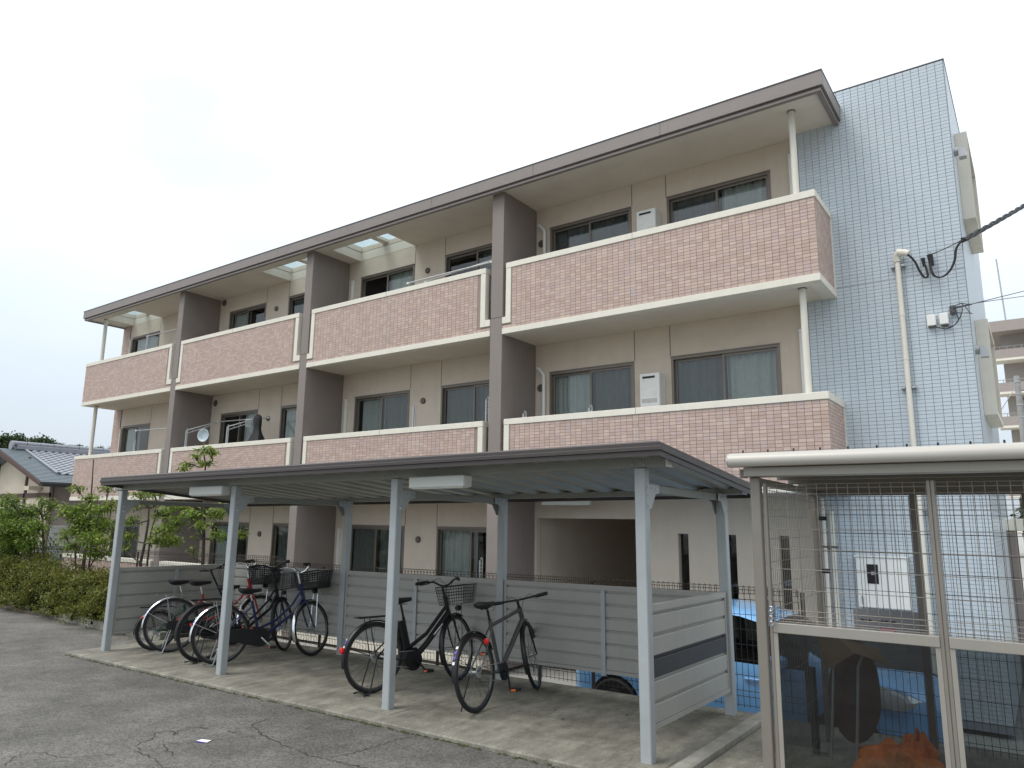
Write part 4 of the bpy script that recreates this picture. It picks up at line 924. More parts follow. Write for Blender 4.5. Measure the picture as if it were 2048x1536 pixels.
M['net'] = mat('orange net', (.75, .20, .03), .7, var=.35, scale=14, bump=.9, bscale=26, dirt=.7, dirtcol=(.30, .22, .07))
nbag = empty('refuse_net', 'crumpled orange and yellow net heaped on the enclosure floor', 'net', EN @ Matrix.Translation((.60, 1.22, -.002)))
lump(3, .30, .28, .19).build('net_heap', M['net'], nbag); lump(5, .09, .09, .14, amp=.5).xf(lambda p: p+Vector((.12, .10, .12))).build('net_fold', M['net'], nbag)

# ------------------------------------------------------------------ services on the end wall
def thing(name, label, cat, loc, group=None): return empty(name, label, cat, Matrix.Translation(loc), group)
mbx = thing('meter_box', 'white steel meter box with dark window on the pale blue tiled wall', 'meter box', (5.31, YT-.008, .64))
MB().box(0, .61, -.13, 0, 0, .645, .006).build('cabinet', M['white'], mbx); MB().box(-.012, .622, -.15, -.002, .646, .662).build('hood', M['white'], mbx)
MB().box(.012, .598, -.136, -.1305, .012, .633).build('door', M['white'], mbx); w_ = MB().box(.13, .265, -.142, -.1365, .31, .555).build('window', M['blackgl'], mbx)
MB().box(.18, .235, -.145, -.1425, .42, .47).build('dial', M['steelg'], w_); MB().tube([(.06, -.15, .04), (.055, -.15, .15)], .010, 8).build('handle', M['steelg'], mbx)
cd = thing('service_conduit', 'tall cream conduit with hooded top on the pale blue tiled wall', 'conduit', (6.105, YT-.075, GB))
MB().tube([(0, 0, 0), (0, 0, 5.95)], .034, 14).build('pipe', M['pipe'], cd, True)
for z in (1.6, 3.0, 4.6, 5.2): MB().lathe([(.037, -.02), (.037, .02)], (0, 0, z), 'z', 14).build('coupling', M['pipe'], cd)
for z in (2.6, 4.2, 5.89): MB().box(-.095, .095, .036, .055, z-.016, z+.016).box(-.085, -.04, -.02, .036, z-.012, z+.012).box(.04, .085, -.02, .036, z-.012, z+.012).build('clamp', M['steelg'], cd)
hd = MB().tube([(0, 0, 5.95), (.0, -.005, 6.03), (.03, -.03, 6.07), (.10, -.05, 6.05), (.15, -.06, 6.02)], [.046, .052, .056, .050, .042], 12); hd.build('weatherhead', M['pipe'], cd, True)
for x, ztop in ((4.93, 2.05), (5.03, 1.88)):
    c2 = thing('wall_pipe', 'taller thin cream pipe on the end wall beside the slit windows' if x < 5 else 'shorter thin cream pipe beside the taller one on the end wall', 'pipe', (x, YT-.05, GB), 'cream wall pipes'); MB().tube([(0, 0, 0), (0, 0, ztop-GB)], .03, 10).build('pipe', M['pipe'], c2, True)
    for z in (1.0, 2.1): MB().box(-.05, .05, -.034, .04, z-.012, z+.012).build('clamp', M['vent'], c2)
# service cables: splice bundle on the wall, twisted pair running to a pole out of frame
W = lambda u, v, y=.80: px(u, v, 1, y)
cb_ = thing('service_cable', 'thick black twisted power cable spanning from the tiled wall to the right', 'cable', (6.48, .8, 5.2))
O_ = Vector((6.48, .8, 5.2))
def cable(pts, r, nm, par, m='black', n=6):
    P = [Vector(p) for p in pts]; Q = []
    for i in range(len(P)-1):
        p0, p1, p2, p3 = P[max(i-1, 0)], P[i], P[i+1], P[min(i+2, len(P)-1)]
        for k in range(8):
            t_ = k/8; Q.append(.5*((2*p1)+(p2-p0)*t_+(2*p0-5*p1+4*p2-p3)*t_*t_+(3*p1-p0-3*p2+p3)*t_**3))
    Q.append(P[-1]); return MB().tube([q-O_ for q in Q], r, n).build(nm, M[m], par, True)
far = px(2260, 262, 1, 14.0); near = W(1926, 480)
def tw(ph, r):
    pts = []
    for i in range(160):
        t_ = i/159; p = near.lerp(far, t_)+Vector((0, 0, -.5*t_*(1-t_))); a = i*.55+ph
        pts.append(p+Vector((math.cos(a)*r, 0, math.sin(a)*r))-O_)
    return pts
for ph in (0, 2.1, 4.2): MB().tube(tw(ph, .022), .017, 5).build('strand', M['black'], cb_, True)
zz3 = lambda x, y: (1700+x/5.885, 480+y/5.885)
for k, dx in enumerate((0, .012)):
    cable([W(*zz3(560, 160)), W(*zz3(680, 180)), W(*zz3(760, 260)), W(*zz3(810, 360)), W(*zz3(870, 440)), W(*zz3(910, 420)), W(*zz3(880, 300), .85)], .0095, 'drop_cable', cb_).location.x += dx
    cable([W(*zz3(930, 260), .86), W(*zz3(960, 380)), W(*zz3(1000, 430)), W(*zz3(1080, 435)), W(*zz3(1170, 360)), W(*zz3(1225, 240)), W(*zz3(1245, 100)), W(*zz3(1310, 5))], .0105, 'drop_cable', cb_).location.x += dx
cable([W(*zz3(935, 175), .9), W(*zz3(1105, 108)), W(*zz3(1320, 0))], .006, 'stay_wire', cb_)
for (x, y, h) in ((860, 265, .12), (935, 240, .16), (955, 240, .15)):
    p = W(*zz3(x, y), .86)-O_; MB().tube([p+Vector((0, 0, h/2)), p-Vector((-.012, 0, h/2))], [.026, .018], 8).build('splice_sleeve', M['black'], cb_, True)
p = W(*zz3(935, 180), .9)-O_; MB().tube([p+Vector((0, .06, 0)), p+Vector((0, -.03, 0))], .022, 8).tube([p+Vector((0, -.02, -.04)), p+Vector((0, -.02, .04))], .024, 8).build('insulator', M['steelg'], cb_, True)
tl = thing('telephone_cable', 'thin black telephone lines looping on the tiled wall and leaving to the right', 'cable', tuple(O_))
f2 = px(2300, 520, 1, 16.); f3 = px(2300, 560, 1, 16.)
cable([W(*zz3(1310, 745)), W(*zz3(1440, 755)), W(*zz3(1600, 712), 1.6), f2], .006, 'line', tl); cable([W(*zz3(1310, 745)), W(*zz3(1360, 790)), W(*zz3(1440, 865)), W(*zz3(1530, 735), 1.2), f3], .005, 'line', tl)
cable([W(*zz3(1310, 745)), W(*zz3(1240, 780)), W(*zz3(1260, 880)), W(*zz3(1270, 960)), W(*zz3(1160, 1040)), W(*zz3(1030, 1030)), W(*zz3(1005, 1000))], .006, 'line', tl)
cable([W(*zz3(1260, 780)), W(*zz3(1320, 800)), W(*zz3(1300, 900)), W(*zz3(1230, 1000)), W(*zz3(1150, 1025)), W(*zz3(1120, 990))], .006, 'line', tl)
p = W(*zz3(1210, 820), .9)-O_; MB().lathe([(.035, -.06), (.04, -.04), (.028, 0), (.04, .03), (.032, .055)], p, 'z', 10).build('insulator', M['greyframe'], tl, True)
for i, x in enumerate((960, 1108)):
    p = W(*zz3(x, 950 if i == 0 else 930), .9); tb_ = thing('terminal_box', ('cream cable terminal box on the tiled wall closer to the conduit', 'cream cable terminal box on the tiled wall closer to the insulator')[i], 'box', (p.x, YT-.009, p.z), 'small terminal boxes on the end wall')
    MB().box(-.052, .052, -.07, 0, -.075, .075, .008).build('case', M['white'], tb_); MB().box(-.042, .042, -.06, -.01, -.088, -.076).build('base', M['vent'], tb_)

# ------------------------------------------------------------------ things on the balconies
for f, lb in ((1, 'white gas water heater mounted between the middle storey windows'), (2, 'white gas water heater mounted between the top storey windows')):
    z1 = ZC[f]+.70 if f == 1 else 6.945; e = thing('water_heater', lb, 'water heater', (2.39, YW-.004, z1-.62), 'water heaters')
    MB().box(-.18, .175, -.215, 0, 0, .62, .008).build('case', M['white'], e); MB().box(-.17, .165, -.222, -.2155, .012, .606).build('front_cover', M['white'], e)
    MB().box(-.125, .095, -.230, -.2225, .535, .570, .004).build('flue_slot', M['black'], e)
    g_ = MB()
    for i in range(13):
        for j in range(4): g_.box(-.14+i*.021, -.128+i*.021, -.2232, -.2222, .13+j*.018, .141+j*.018)
    g_.build('air_holes', M['vent'], e)
    t_ = MB()
    for i, (xa, xb, z) in enumerate([(-.14, -.08, .50), (-.14, -.02, .36), (-.14, -.04, .335), (-.14, -.09, .29), (-.14, -.10, .25), (-.05, 0, .24), (.02, .13, .30), (.02, .14, .275), (.02, .12, .25), (.02, .14, .225)]): t_.box(xa, xb, -.2230, -.2221, z, z+.009)
    t_.build('label_print', M['pipe'], e)
def bracket(x, f, h, lb, y=.21, arm=False):
    e = thing('laundry_bracket', lb, 'laundry bracket', (x, y, ZC[f]-.6), 'laundry pole brackets on the balconies')
    m = MB().tube([(0, 0, .02), (0, 0, .6+h)], .019, 10); m.build('upright', M['steelg'], e, True)
    q_ = MB(); q_.tube([(.055, 0, .3), (.055, 0, .6+h-.01), (.05, 0, .6+h+.035), (.03, 0, .6+h+.045), (.012, 0, .6+h+.01)], .009, 8)
    for k in range(4):
        if .6+h-.06*k > .62: q_.tube([(.02, 0, .6+h-.06-.06*k), (.055, 0, .6+h-.04-.06*k)], .007, 6)
    q_.build('hook_rail', M['steelg'], e, True)
    if arm:
        a = MB(); a.tube([(0, 0, .6+h), (.17, .30, .6+h+.13), (.36, .62, .6+h+.26)], .014, 8); a.tube([(0, 0, .6+h-.08), (.17, .30, .6+h+.06), (.36, .62, .6+h+.24)], .010, 8)
        for k in range(1, 5): t_ = k/5; a.tube([(.36*t_, .62*t_, .6+h+.26*t_), (.36*t_, .62*t_, .6+h-.07+.30*t_)], .006, 6)
        a.build('arm', M['steelg'], e, True)
    return e
bracket(-2.256, 1, .42, 'upright laundry bracket on the middle storey balcony under the round vent')
bracket(-.479, 1, .42, 'upright laundry bracket on the middle storey balcony close to the party wall')
bracket(.33, 1, .10, 'low laundry bracket peeking over the middle storey coping beside the pipe cover'); bracket(1.62, 1, .10, 'low laundry bracket peeking over the middle storey coping before the water heater')
bracket(-10.03, 1, .44, 'laundry bracket with raised arm beside the hanging basin', .12, True); bracket(-8.25, 1, .42, 'laundry bracket with raised arm beside the black hung clothes', .12, True)
bracket(-12.58, 1, .29, 'laundry bracket at the end flat of the middle storey', .12); bracket(-12.5, 2, .44, 'laundry bracket at the end flat of the top storey', .12)
bracket(-2.7, 0, .42, 'ground floor laundry bracket below the round vent'); bracket(-.55, 0, .42, 'ground floor laundry bracket close to the party wall')
def pole(a_, b_, lb, r=.016):
    a_, b_ = Vector(a_), Vector(b_); e = thing('laundry_pole', lb, 'pole', tuple(a_)); MB().tube([(0, 0, 0), b_-a_], r, 8).build('rod', M['steelg'], e, True)
    for q_ in (Vector((0, 0, 0)), b_-a_): d = (b_-a_).normalized()*.03; MB().tube([q_-d, q_+d], r+.004, 8).build('end_cap', M['white'], e)
pole((-2.45, .12, 6.325), (-.33, .10, 6.335), 'silver laundry pole lying along the top storey coping'); pole((-2.05, .20, 6.30), (-.34, .16, 6.40), 'second silver laundry pole crossing just behind the coping', .012)
pole((-9.67, .74, 4.10), (-7.55, .74, 4.06), 'laundry pole across the raised arms on the middle storey'); pole((-12.55, .12, 3.98), (-10.79, .12, 3.94), 'laundry pole at the end flat of the middle storey', .014); pole((-12.5, .12, 6.64), (-10.79, .12, 6.62), 'laundry pole at the end flat of the top storey', .014)
bs = empty('wash_basin', 'pale round plastic basin hanging against the balcony party wall', 'basin', Matrix.Translation((-9.42, .22, 3.69)) @ Matrix.Rotation(R(20), 4, 'Z'))
M['basin'] = mat('pale blue plastic', (.55, .63, .66), .4, var=.03); MB().lathe([(.001, .09), (.10, .09), (.115, .08), (.155, 0), (.165, -.006), (.165, -.012), (.148, -.008), (.105, .07), (.001, .078)], (0, 0, 0), 'y', 26).build('bowl', M['basin'], bs, True)
cl = thing('hung_clothes', 'black garment hanging from a laundry pole on the middle storey balcony', 'clothes', (-7.62, .50, 4.05))
vs = []; nn = 18
for j, (z, wx, wy) in enumerate([(.06, .03, .02), (.02, .11, .04), (-.05, .13, .05), (-.16, .12, .05), (-.28, .10, .05), (-.40, .14, .06), (-.52, .22, .08), (-.60, .26, .09)]):
    for i in range(nn): a = 2*PI*i/nn; k = 1+.16*math.sin(5*a+j*.8)*(j/7); vs.append((wx*k*math.cos(a), wy*k*math.sin(a)*1.6, z))
MB().add(vs, [(j*nn+i, j*nn+(i+1) % nn, (j+1)*nn+(i+1) % nn, (j+1)*nn+i) for j in range(7) for i in range(nn)]+[tuple(range(nn))]).build('garment', M['black'], cl, True)
hg = MB(); 
for i in range(5): hg.tube([(-.45+.05*i, .02, -.02), (-.46+.05*i, .02, -.16), (-.44+.05*i, .03, -.19)], .006, 5)
hg.tube([(-.50, .02, -.02), (-.2, .02, -.02)], .008, 6); e = thing('clothes_hanger', 'white peg hanger beside the black garment', 'hanger', (-7.75, .55, 4.05)); hg.build('rack', M['white'], e)

# ------------------------------------------------------------------ light blue hatchback parked in the lower court
def car(loc):
    root = empty('parked_car', 'light blue hatchback parked behind the wire fence below the flats', 'car', Matrix.Translation(loc))
    Ln = 4.0; ww = .835; st = np.linspace(0, Ln, 81); RA, FA = .62, 3.18; ra = .345
    ip = lambda x, xs, ys: float(np.interp(x, xs, ys))
    def ring(x):
        belt = ip(x, [0, .1, .6, 2.6, 3.0, 3.7, 3.95, 4.], [.86, .92, .99, .96, .96, .88, .74, .66])
        roof = ip(x, [0, .12, .35, .8, 1.5, 2.1, 2.45, 3.05, 3.5, 3.85, 4.], [.90, 1.05, 1.36, 1.48, 1.51, 1.47, 1.38, 1.05, .97, .85, .70])
        tap = ip(x, [0, .12, .5, 3.3, 3.75, 4.], [.80, .92, 1, 1, .90, .66]); wr = ip(x, [0, .4, 1.5, 2.4, 3.0, 4.], [.62, .60, .62, .62, .72, .55])
        zb = .22
        for c_ in (RA, FA):
            if abs(x-c_) < ra: zb = max(zb, .305+math.sqrt(ra*ra-(x-c_)**2))
        wm = ww*tap; m_ = zb+(belt-zb)*.45
        return [(zb, wm*.97), (m_, wm), (max(belt-.10, m_+.02), wm*.985), (belt, wm*.95), (belt+(roof-belt)*.55, (wm*.95*.35+wr*tap*.65)*1.0+.03), (belt+(roof-belt)*.92, wr*tap+.01), (roof, wr*tap*.86), (roof+.012, wr*tap*.45), (roof+.016, 0)]
    rings = [ring(x) for x in st]; q = 9; vs = []
    for x, r_ in zip(st, rings):
        for z, y in r_: vs.append((x, -y, z))
        for z, y in r_[::-1][1:]: vs.append((x, y, z))
    n = 17; body, gls, ws = [], [], []
    for i in range(80):
        x = (st[i]+st[i+1])/2
        for j in range(n-1):
            f = (i*n+j, i*n+j+1, (i+1)*n+j+1, (i+1)*n+j); jj = j if j < 8 else 15-j
            side = jj in (3, 4) and .55 < x < 2.85 and not (1.62 < x < 1.70)
            scr = jj in (5, 6, 7) and 2.46 < x < 3.02 or (jj in (5, 6, 7) and .13 < x < .36)
            (gls if side else ws if scr else body).append(f)
    body += [tuple(range(n)), tuple(80*n+k for k in range(n))]
    b = MB(); b.v = vs; b.f = body; b.build('body', M['carblue'], root, True)
    for nm, fs in (('side_window', gls), ('windscreen', ws)):
        m = MB(); m.v = list(vs); m.f = fs; m.build(nm, M['carglass'], root, True)
    MB().box(.35, 3.2, -.66, .66, .3, .86).build('cabin', M['black'], root)
    for c_ in (RA, FA):
        for s_ in (-1, 1):
            y = s_*.74; w_ = MB().lathe([(.20, -.09), (.285, -.095), (.305, -.07), (.305, .07), (.285, .095), (.20, .09)], (c_, y, .305), 'y', 28).build('wheel', M['black'], root, True)
            MB().lathe([(.05, s_*.098), (.195, s_*.09), (.20, s_*.06)], (c_, y, .305), 'y', 20).build('hub_cap', M['rim'], w_, True)
            MB().lathe([(ra-.004, -.22), (ra-.004, .0)] if s_ < 0 else [(ra-.004, 0), (ra-.004, .22)], (c_, -.78 + .22 if s_ < 0 else .56, .305), 'y', 24).build('wheel_arch', M['black'], root)
    for s_ in (-1, 1):
        h_ = MB(); pts = []
        for i in range(9):
            t_ = i/8; x = 3.30+.56*t_; up_ = .955-.15*t_**1.5+.0; lo_ = up_-.20*math.sin(PI*min(1, t_*1.02))**.7
            yo = ip(x, [3.3, 3.6, 3.75, 3.9], [.842, .80, .765, .70]); pts.append((x, s_*(yo), up_, lo_))
        vs2 = []
        for x, y, a_, l_ in pts: vs2 += [(x, y*1.012, a_), (x+.012, y*1.05, (a_+l_)/2), (x, y*1.035, l_)]
        h_.add(vs2, [(3*i+k, 3*i+3+k, 3*i+4+k, 3*i+1+k) for i in range(8) for k in range(2)]); h_.build('headlight', M['lens'], root, True)
        m_ = MB().box(2.50, 2.66, s_*.90-.09, s_*.90+.09, .97, 1.10, .03).build('mirror', M['carblue'], root, True)
        for x in (1.3, 2.2): MB().box(x, x+.16, s_*.835-.012, s_*.835+.012, .80, .825, .004).build('door_handle', M['carblue'], root)
        MB().box(.02, .10, s_*.62-.05, s_*.62+.05, .70, 1.0, .02).build('tail_light', M['redref'], root)
    MB().box(3.97, 4.02, -.35, .35, .42, .52, .01).build('number_plate', M['white'], root)
car((2.42, -.90, GB-.05))

# ------------------------------------------------------------------ planting
LG = [(.12, .20, .028), (.17, .26, .036), (.23, .32, .045), (.08, .135, .022), (.31, .37, .06)]
LH = [(.10, .135, .02), (.14, .17, .024), (.06, .09, .016), (.20, .20, .03), (.16, .15, .025)]
def leaves(n, pos, size, cols, droop=.4, wd=.19, sp=.5):
    """n little folded leaves; pos() -> Vector"""
    mb = MB()
    for _ in range(n):
        p = pos(); L_ = size*random.uniform(.6, 1.25); a = random.uniform(0, 2*PI); el = random.gauss(-droop, sp); d = Vector((math.cos(a)*math.cos(el), math.sin(a)*math.cos(el), math.sin(el)))
        s = d.cross(Vector((random.gauss(0, .3), random.gauss(0, .3), 1))).normalized(); u = s.cross(d); mb.cur = random.choice(cols); k = random.uniform(.8, 1.15); mb.cur = tuple(c_*k for c_ in mb.cur)
        mb.add([p, p+d*L_*.45+s*L_*wd+u*.05*L_, p+d*L_, p+d*L_*.45-s*L_*wd+u*.05*L_], [(0, 1, 2), (0, 2, 3)])
    return mb
def tree(label, loc, trunks, pads, leaf, dens, cols, group='small trees beside the shelter', base_r=.034, M0=SH):
    root = empty('garden_tree', label, 'tree', M0 @ Matrix.Translation(loc), group); tr = MB(); br = MB()
    for t in trunks:
        n = len(t); tr.tube(t, [base_r*(1-.72*i/(n-1))*(1 if t is trunks[0] else .7) for i in range(n)], 8)
    for (c, r, rz_) in pads:
        c = Vector(c); best = min((Vector(p) for t in trunks for p in t), key=lambda p: (p-c).length+(.6 if p.z > c.z else 0)); mid = best.lerp(c, .55)+Vector((random.gauss(0, .04), random.gauss(0, .04), -.05))
        br.tube([best, mid, c], [.016, .011, .006], 5)
        for _ in range(7):
            e = c+Vector((random.gauss(0, r*.6), random.gauss(0, r*.6), random.gauss(0, rz_*.7))); br.tube([mid.lerp(c, random.random()), c.lerp(e, .5), e], [.006, .004, .002], 4)
    tk = tr.build('trunk', M['bark'], root, True); br.build('branches', M['bark'], tk, True)['kind'] = 'stuff'
    wts = [p[1]**2*p[2] for p in pads]; tot = sum(wts)
    def pos():
        c, r, rz_ = random.choices(pads, wts)[0]
        while True:
            q_ = Vector((random.gauss(0, .5), random.gauss(0, .5), random.gauss(0, .5)))
            if q_.length < 1.15: break
        # twigs gather the leaves in sprays
        q_ = Vector((round(q_.x*3)/3*.6+q_.x*.4, round(q_.y*3)/3*.6+q_.y*.4, q_.z)); return Vector(c)+Vector((q_.x*r, q_.y*r, q_.z*rz_))
    lf = leaves(int(dens*tot*8.5), pos, leaf, cols).build('crown', M['leaf'], root)
    return root
def pads_from(pixels, y, M0=SH, loc=(0, 0, 0)):
    out = []
    for (zx, zy, rp, rzp) in pixels:
        p = px(zx/3.0714, 800+zy/3.0714, 1, y+random.uniform(-.25, .25), M0); dist = (M0 @ p-Vector(CAM)).length; s = dist/FPX/3.0714
        out.append((tuple(p-Vector(loc)), rp*s, rzp*s))
    return out
def tp_(pts, y, loc, M0=SH): return [px(a_/3.0714, 800+b_/3.0714, 1, y, M0)-Vector(loc) for a_, b_ in pts]
Y2 = 2.05
L1 = (-15.35, Y2, 0); tree('leafy small tree in front of the plastered house', L1, [[Vector((0, 0, 0))]+tp_([(262, 1000), (265, 850), (258, 720), (250, 620)], Y2, L1), [Vector((-.1, .1, 0))]+tp_([(215, 1000), (212, 880), (205, 780)], Y2, L1)],
     pads_from([(60, 620, 60, 40), (20, 700, 70, 55), (90, 720, 80, 50), (180, 690, 80, 50), (60, 800, 90, 60), (150, 790, 90, 55), (230, 770, 60, 40), (270, 620, 38, 26), (320, 640, 40, 28), (100, 880, 80, 50), (40, 900, 60, 50), (180, 880, 60, 45), (-40, 780, 80, 90), (300, 720, 30, 20)], Y2, loc=L1), .085, 4800, LG[:4])
L2 = (-12.95, Y2, 0); tree('multi stemmed small tree with open branches beside the shelter post', L2, [[Vector((0, 0, 0))]+tp_([(510, 1040), (530, 900), (545, 780), (556, 640), (565, 520), (575, 365)], Y2, L2), [Vector((.12, .1, 0))]+tp_([(545, 1040), (560, 900), (590, 780), (610, 690)], Y2, L2), [Vector((-.15, .05, 0))]+tp_([(465, 1050), (460, 900), (480, 780)], Y2, L2)],
     pads_from([(470, 540, 42, 26), (560, 600, 55, 26), (520, 670, 90, 32), (430, 690, 60, 35), (620, 670, 70, 30), (680, 640, 45, 30), (660, 540, 48, 24), (560, 740, 110, 38), (640, 780, 60, 45), (500, 800, 90, 40), (570, 850, 80, 45), (600, 940, 70, 40), (400, 830, 40, 40), (460, 900, 50, 36), (640, 870, 50, 40), (400, 650, 35, 20)], Y2, loc=L2), .085, 4600, LG)
L3 = (-10.77, Y2, 0); tree('small tree with dark leaning trunk behind the first shelter post', L3, [[Vector((0, 0, 0))]+tp_([(862, 1000), (890, 880), (912, 740), (915, 660), (880, 570)], Y2, L3), [Vector((.06, .05, 0))]+tp_([(905, 1000), (925, 820), (960, 700), (985, 640)], Y2, L3)],
     pads_from([(880, 575, 70, 22), (950, 570, 60, 22), (820, 640, 60, 28), (800, 740, 55, 30), (800, 830, 50, 30), (770, 900, 40, 30), (1000, 700, 60, 40), (1020, 790, 80, 36), (1040, 860, 80, 30), (980, 850, 60, 34), (960, 640, 40, 22)], Y2, loc=L3), .09, 4400, LG+[(.20, .26, .04)])
L4 = (-8.93, Y2, 0); tree('taller small tree rising through behind the shelter roof', L4, [[Vector((0, 0, 0))]+tp_([(1245, 1000), (1252, 850), (1255, 700), (1252, 560), (1262, 400), (1250, 320)], Y2, L4)],
     pads_from([(1250, 300, 40, 32), (1200, 340, 40, 26), (1300, 320, 45, 30), (1160, 390, 45, 22), (1270, 385, 60, 20), (1120, 420, 40, 18), (1100, 660, 80, 28), (1180, 700, 70, 30), (1330, 690, 80, 32), (1390, 640, 50, 30), (1080, 740, 60, 34), (1220, 830, 40, 26), (1340, 820, 60, 30), (1400, 850, 40, 26), (1480, 820, 45, 30), (1190, 920, 36, 26), (1240, 760, 60, 26)], Y2, loc=L4), .09, 4600, [(.17, .26, .035), (.22, .31, .045), (.12, .20, .03), (.26, .33, .055)])
# clipped azalea hedge
HP = [(-16.5, 2.05, .62, .75, .62), (-15.4, 1.98, .70, .70, .66), (-14.3, 1.90, .72, .68, .62), (-13.3, 1.82, .70, .66, .56), (-12.3, 1.72, .66, .62, .54), (-11.4, 1.62, .66, .60, .54), (-10.5, 1.58, .66, .60, .50), (-9.6, 1.55, .62, .60, .50), (-8.85, 1.60, .5, .56, .48), (-17.8, 2.1, .8, .8, .66)]
hr = empty('azalea_hedge', 'low rounded azalea hedge with yellow green new leaves along the asphalt', 'hedge', SH @ Matrix.Translation((-12.5, 1.7, 0)))
core = MB()
for (x, y, rx, ry, hz) in HP:
    n = 14; vs = []
    for j in range(7):
        v = PI/2*j/6
        for i in range(n): u = 2*PI*i/n; k = .78+random.uniform(-.08, .08); vs.append((x+12.5+rx*k*math.cos(u)*math.cos(v)**.6, y-1.7+ry*k*math.sin(u)*math.cos(v)**.6, .02+hz*1.35*k*math.sin(v)))
    core.add(vs, [(j*n+i, j*n+(i+1) % n, (j+1)*n+(i+1) % n, (j+1)*n+i) for j in range(6) for i in range(n)])
M['hedgecore'] = mat('dark twigs', (.016, .02, .008), .95, spec=0., var=.4, scale=18, bump=.8, bscale=30)  # solid core added behind the leaves, coloured near black as shade in the gaps
core.build('shade_core', M['hedgecore'], hr)
def hsurf():
    x, y, rx, ry, hz = random.choice(HP); u = random.uniform(0, 2*PI); v = math.asin(random.random()**.9); k = random.gauss(1.0, .06)+.05*math.sin(7*u+3*x)*math.cos(5*v)
    return Vector((x+12.5+rx*k*math.cos(u)*math.cos(v)**.6, y-1.7+ry*k*math.sin(u)*math.cos(v)**.6, .05+hz*1.35*k*math.sin(v)))
HC = [(hsurf(), random.uniform(.035, .10)) for _ in range(900)]; HCW = [r_**1.6 for _, r_ in HC]
def hpos():
    c_, r_ = random.choices(HC, HCW)[0]; return c_+Vector((random.gauss(0, r_), random.gauss(0, r_), random.gauss(0, r_*.55)))
leaves(60000, hpos, .044, LH+[(.18, .16, .03)], -.2, .30, .9).build('foliage', M['leaf'], hr)
def dark_shrub(loc, r, h, n, lb):
    e = empty('garden_shrub', lb, 'shrub', SH @ Matrix.Translation(loc), 'shrubs behind the hedge')
    MB().tube([(0, 0, 0), (.03, 0, h*.6)], [.03, .012], 6).build('stem', M['bark'], e)
    leaves(n, lambda: Vector((random.gauss(0, r*.5), random.gauss(0, r*.5), h*.5+random.gauss(0, h*.24))), .10, [(.03, .085, .02), (.045, .11, .022), (.03, .07, .018)]).build('crown', M['leaf'], e)
dark_shrub((-16.8, 2.6, 0), .8, 1.5, 2600, 'dark green glossy shrub beside the concrete block wall'); dark_shrub((-18.6, 2.5, 0), .9, 1.9, 2600, 'tall dark green shrub at the end of the block wall')

# ------------------------------------------------------------------ left boundary: block wall and ribbed fence, neighbour's house
M['block'] = mat('concrete block', (.30, .30, .29), .9, var=.2, scale=5, bump=.5, bscale=60, streak=.25)
bw = empty('block_wall', 'grey concrete block boundary wall beside the plastered house', 'wall', Matrix.Translation((-19.2, -3, GB)))
bm0 = MB().box(-.06, .06, -.195, .195, -.095, .095, .012).mesh('concrete_block', M['block'])
for j in range(10):
    for i in range(14):
        o = bpy.data.objects.new('concrete_block', bm0); COL.objects.link(o); o.parent = bw; o.location = (random.uniform(-.006, .006), -2.6+i*.402+(.2 if j % 2 else 0), .1+j*.20)
MB().box(-.045, .045, -2.8, 2.9, 0, 2.0).build('mortar', M['kerb'], bw)
rfn = empty('ribbed_fence', 'pale grey ribbed metal fence at the end of the flats', 'fence', Matrix.Translation((-17, .1, GB)))
M['ribgrey'] = mat('pale grey steel', (.46, .48, .46), .5, var=.05)
for j in range(26): MB().box(-.012, .012, 0, 4.6, .04+j*.078, .04+j*.078+.070, .004).build('slat', M['ribgrey'], rfn)
for y in (0, 1.53, 3.06, 4.6): MB().box(-.04, -.013, y-.02, y+.02, 0, 2.08).build('fence_post', M['steelg'], rfn)
HS = empty('plaster_house', 'single storey plastered house with silver tiled roof and dark timber frame', 'house', Matrix.Translation((-28, 2, GB)))
hx = lambda x: x+28.; hz_ = lambda z: z-GB
AX, AZ, EX, EZ = -27.4, 4.36, -22.9, 2.89; sl = (AZ-EZ)/(EX-AX)
rzx = lambda x: AZ-(x-AX)*sl
wl = MB(); yg = .75
wl.add([(hx(-34), yg, 0), (hx(-23.7), yg, 0), (hx(-23.7), yg, hz_(rzx(-23.7))-.12), (hx(AX), yg, hz_(AZ)-.12), (hx(-34), yg, hz_(rzx(2*AX+34))-.12)], [(0, 1, 2, 3, 4)]); wl.build('wall', M['plaster'], HS)
MB().add([(hx(-23.7), yg, 0), (hx(-23.7), 13, 0), (hx(-23.7), 13, hz_(rzx(-23.7))-.1), (hx(-23.7), yg, hz_(rzx(-23.7))-.1)], [(0, 1, 2, 3)]).build('wall', M['brown'], HS)
for (xa, xb, za, zb) in [(-34, -23.65, 2.35, 2.52), (-26.2, -26.06, GB, 4.0), (-23.82, -23.55, GB, 3.1), (-29.2, -29.05, GB, 4.2)]:
    MB().box(hx(xa), hx(xb), yg-.06, yg-.004, hz_(za), hz_(zb)).build('timber', M['wood'], HS)
MB().box(hx(-25.05), hx(-24.6), yg-.5, yg-.061, hz_(2.62), hz_(2.78)).build('timber', M['plaster'], HS)
rfh = MB(); th = .09
def slope(xa, xb, ya, yb, o=0.):
    return [(hx(xa), ya, hz_(rzx(xa))+o), (hx(xb), ya, hz_(rzx(xb))+o), (hx(xb), yb, hz_(rzx(xb))+o), (hx(xa), yb, hz_(rzx(xa))+o)]
a_, b_ = slope(AX, EX, 0, 13, -.01), slope(AX, EX, 0, 13, -th); rfh.add(a_+b_, [(0, 1, 2, 3), (4, 5, 6, 7), (0, 1, 5, 4), (1, 2, 6, 5), (2, 3, 7, 6)])
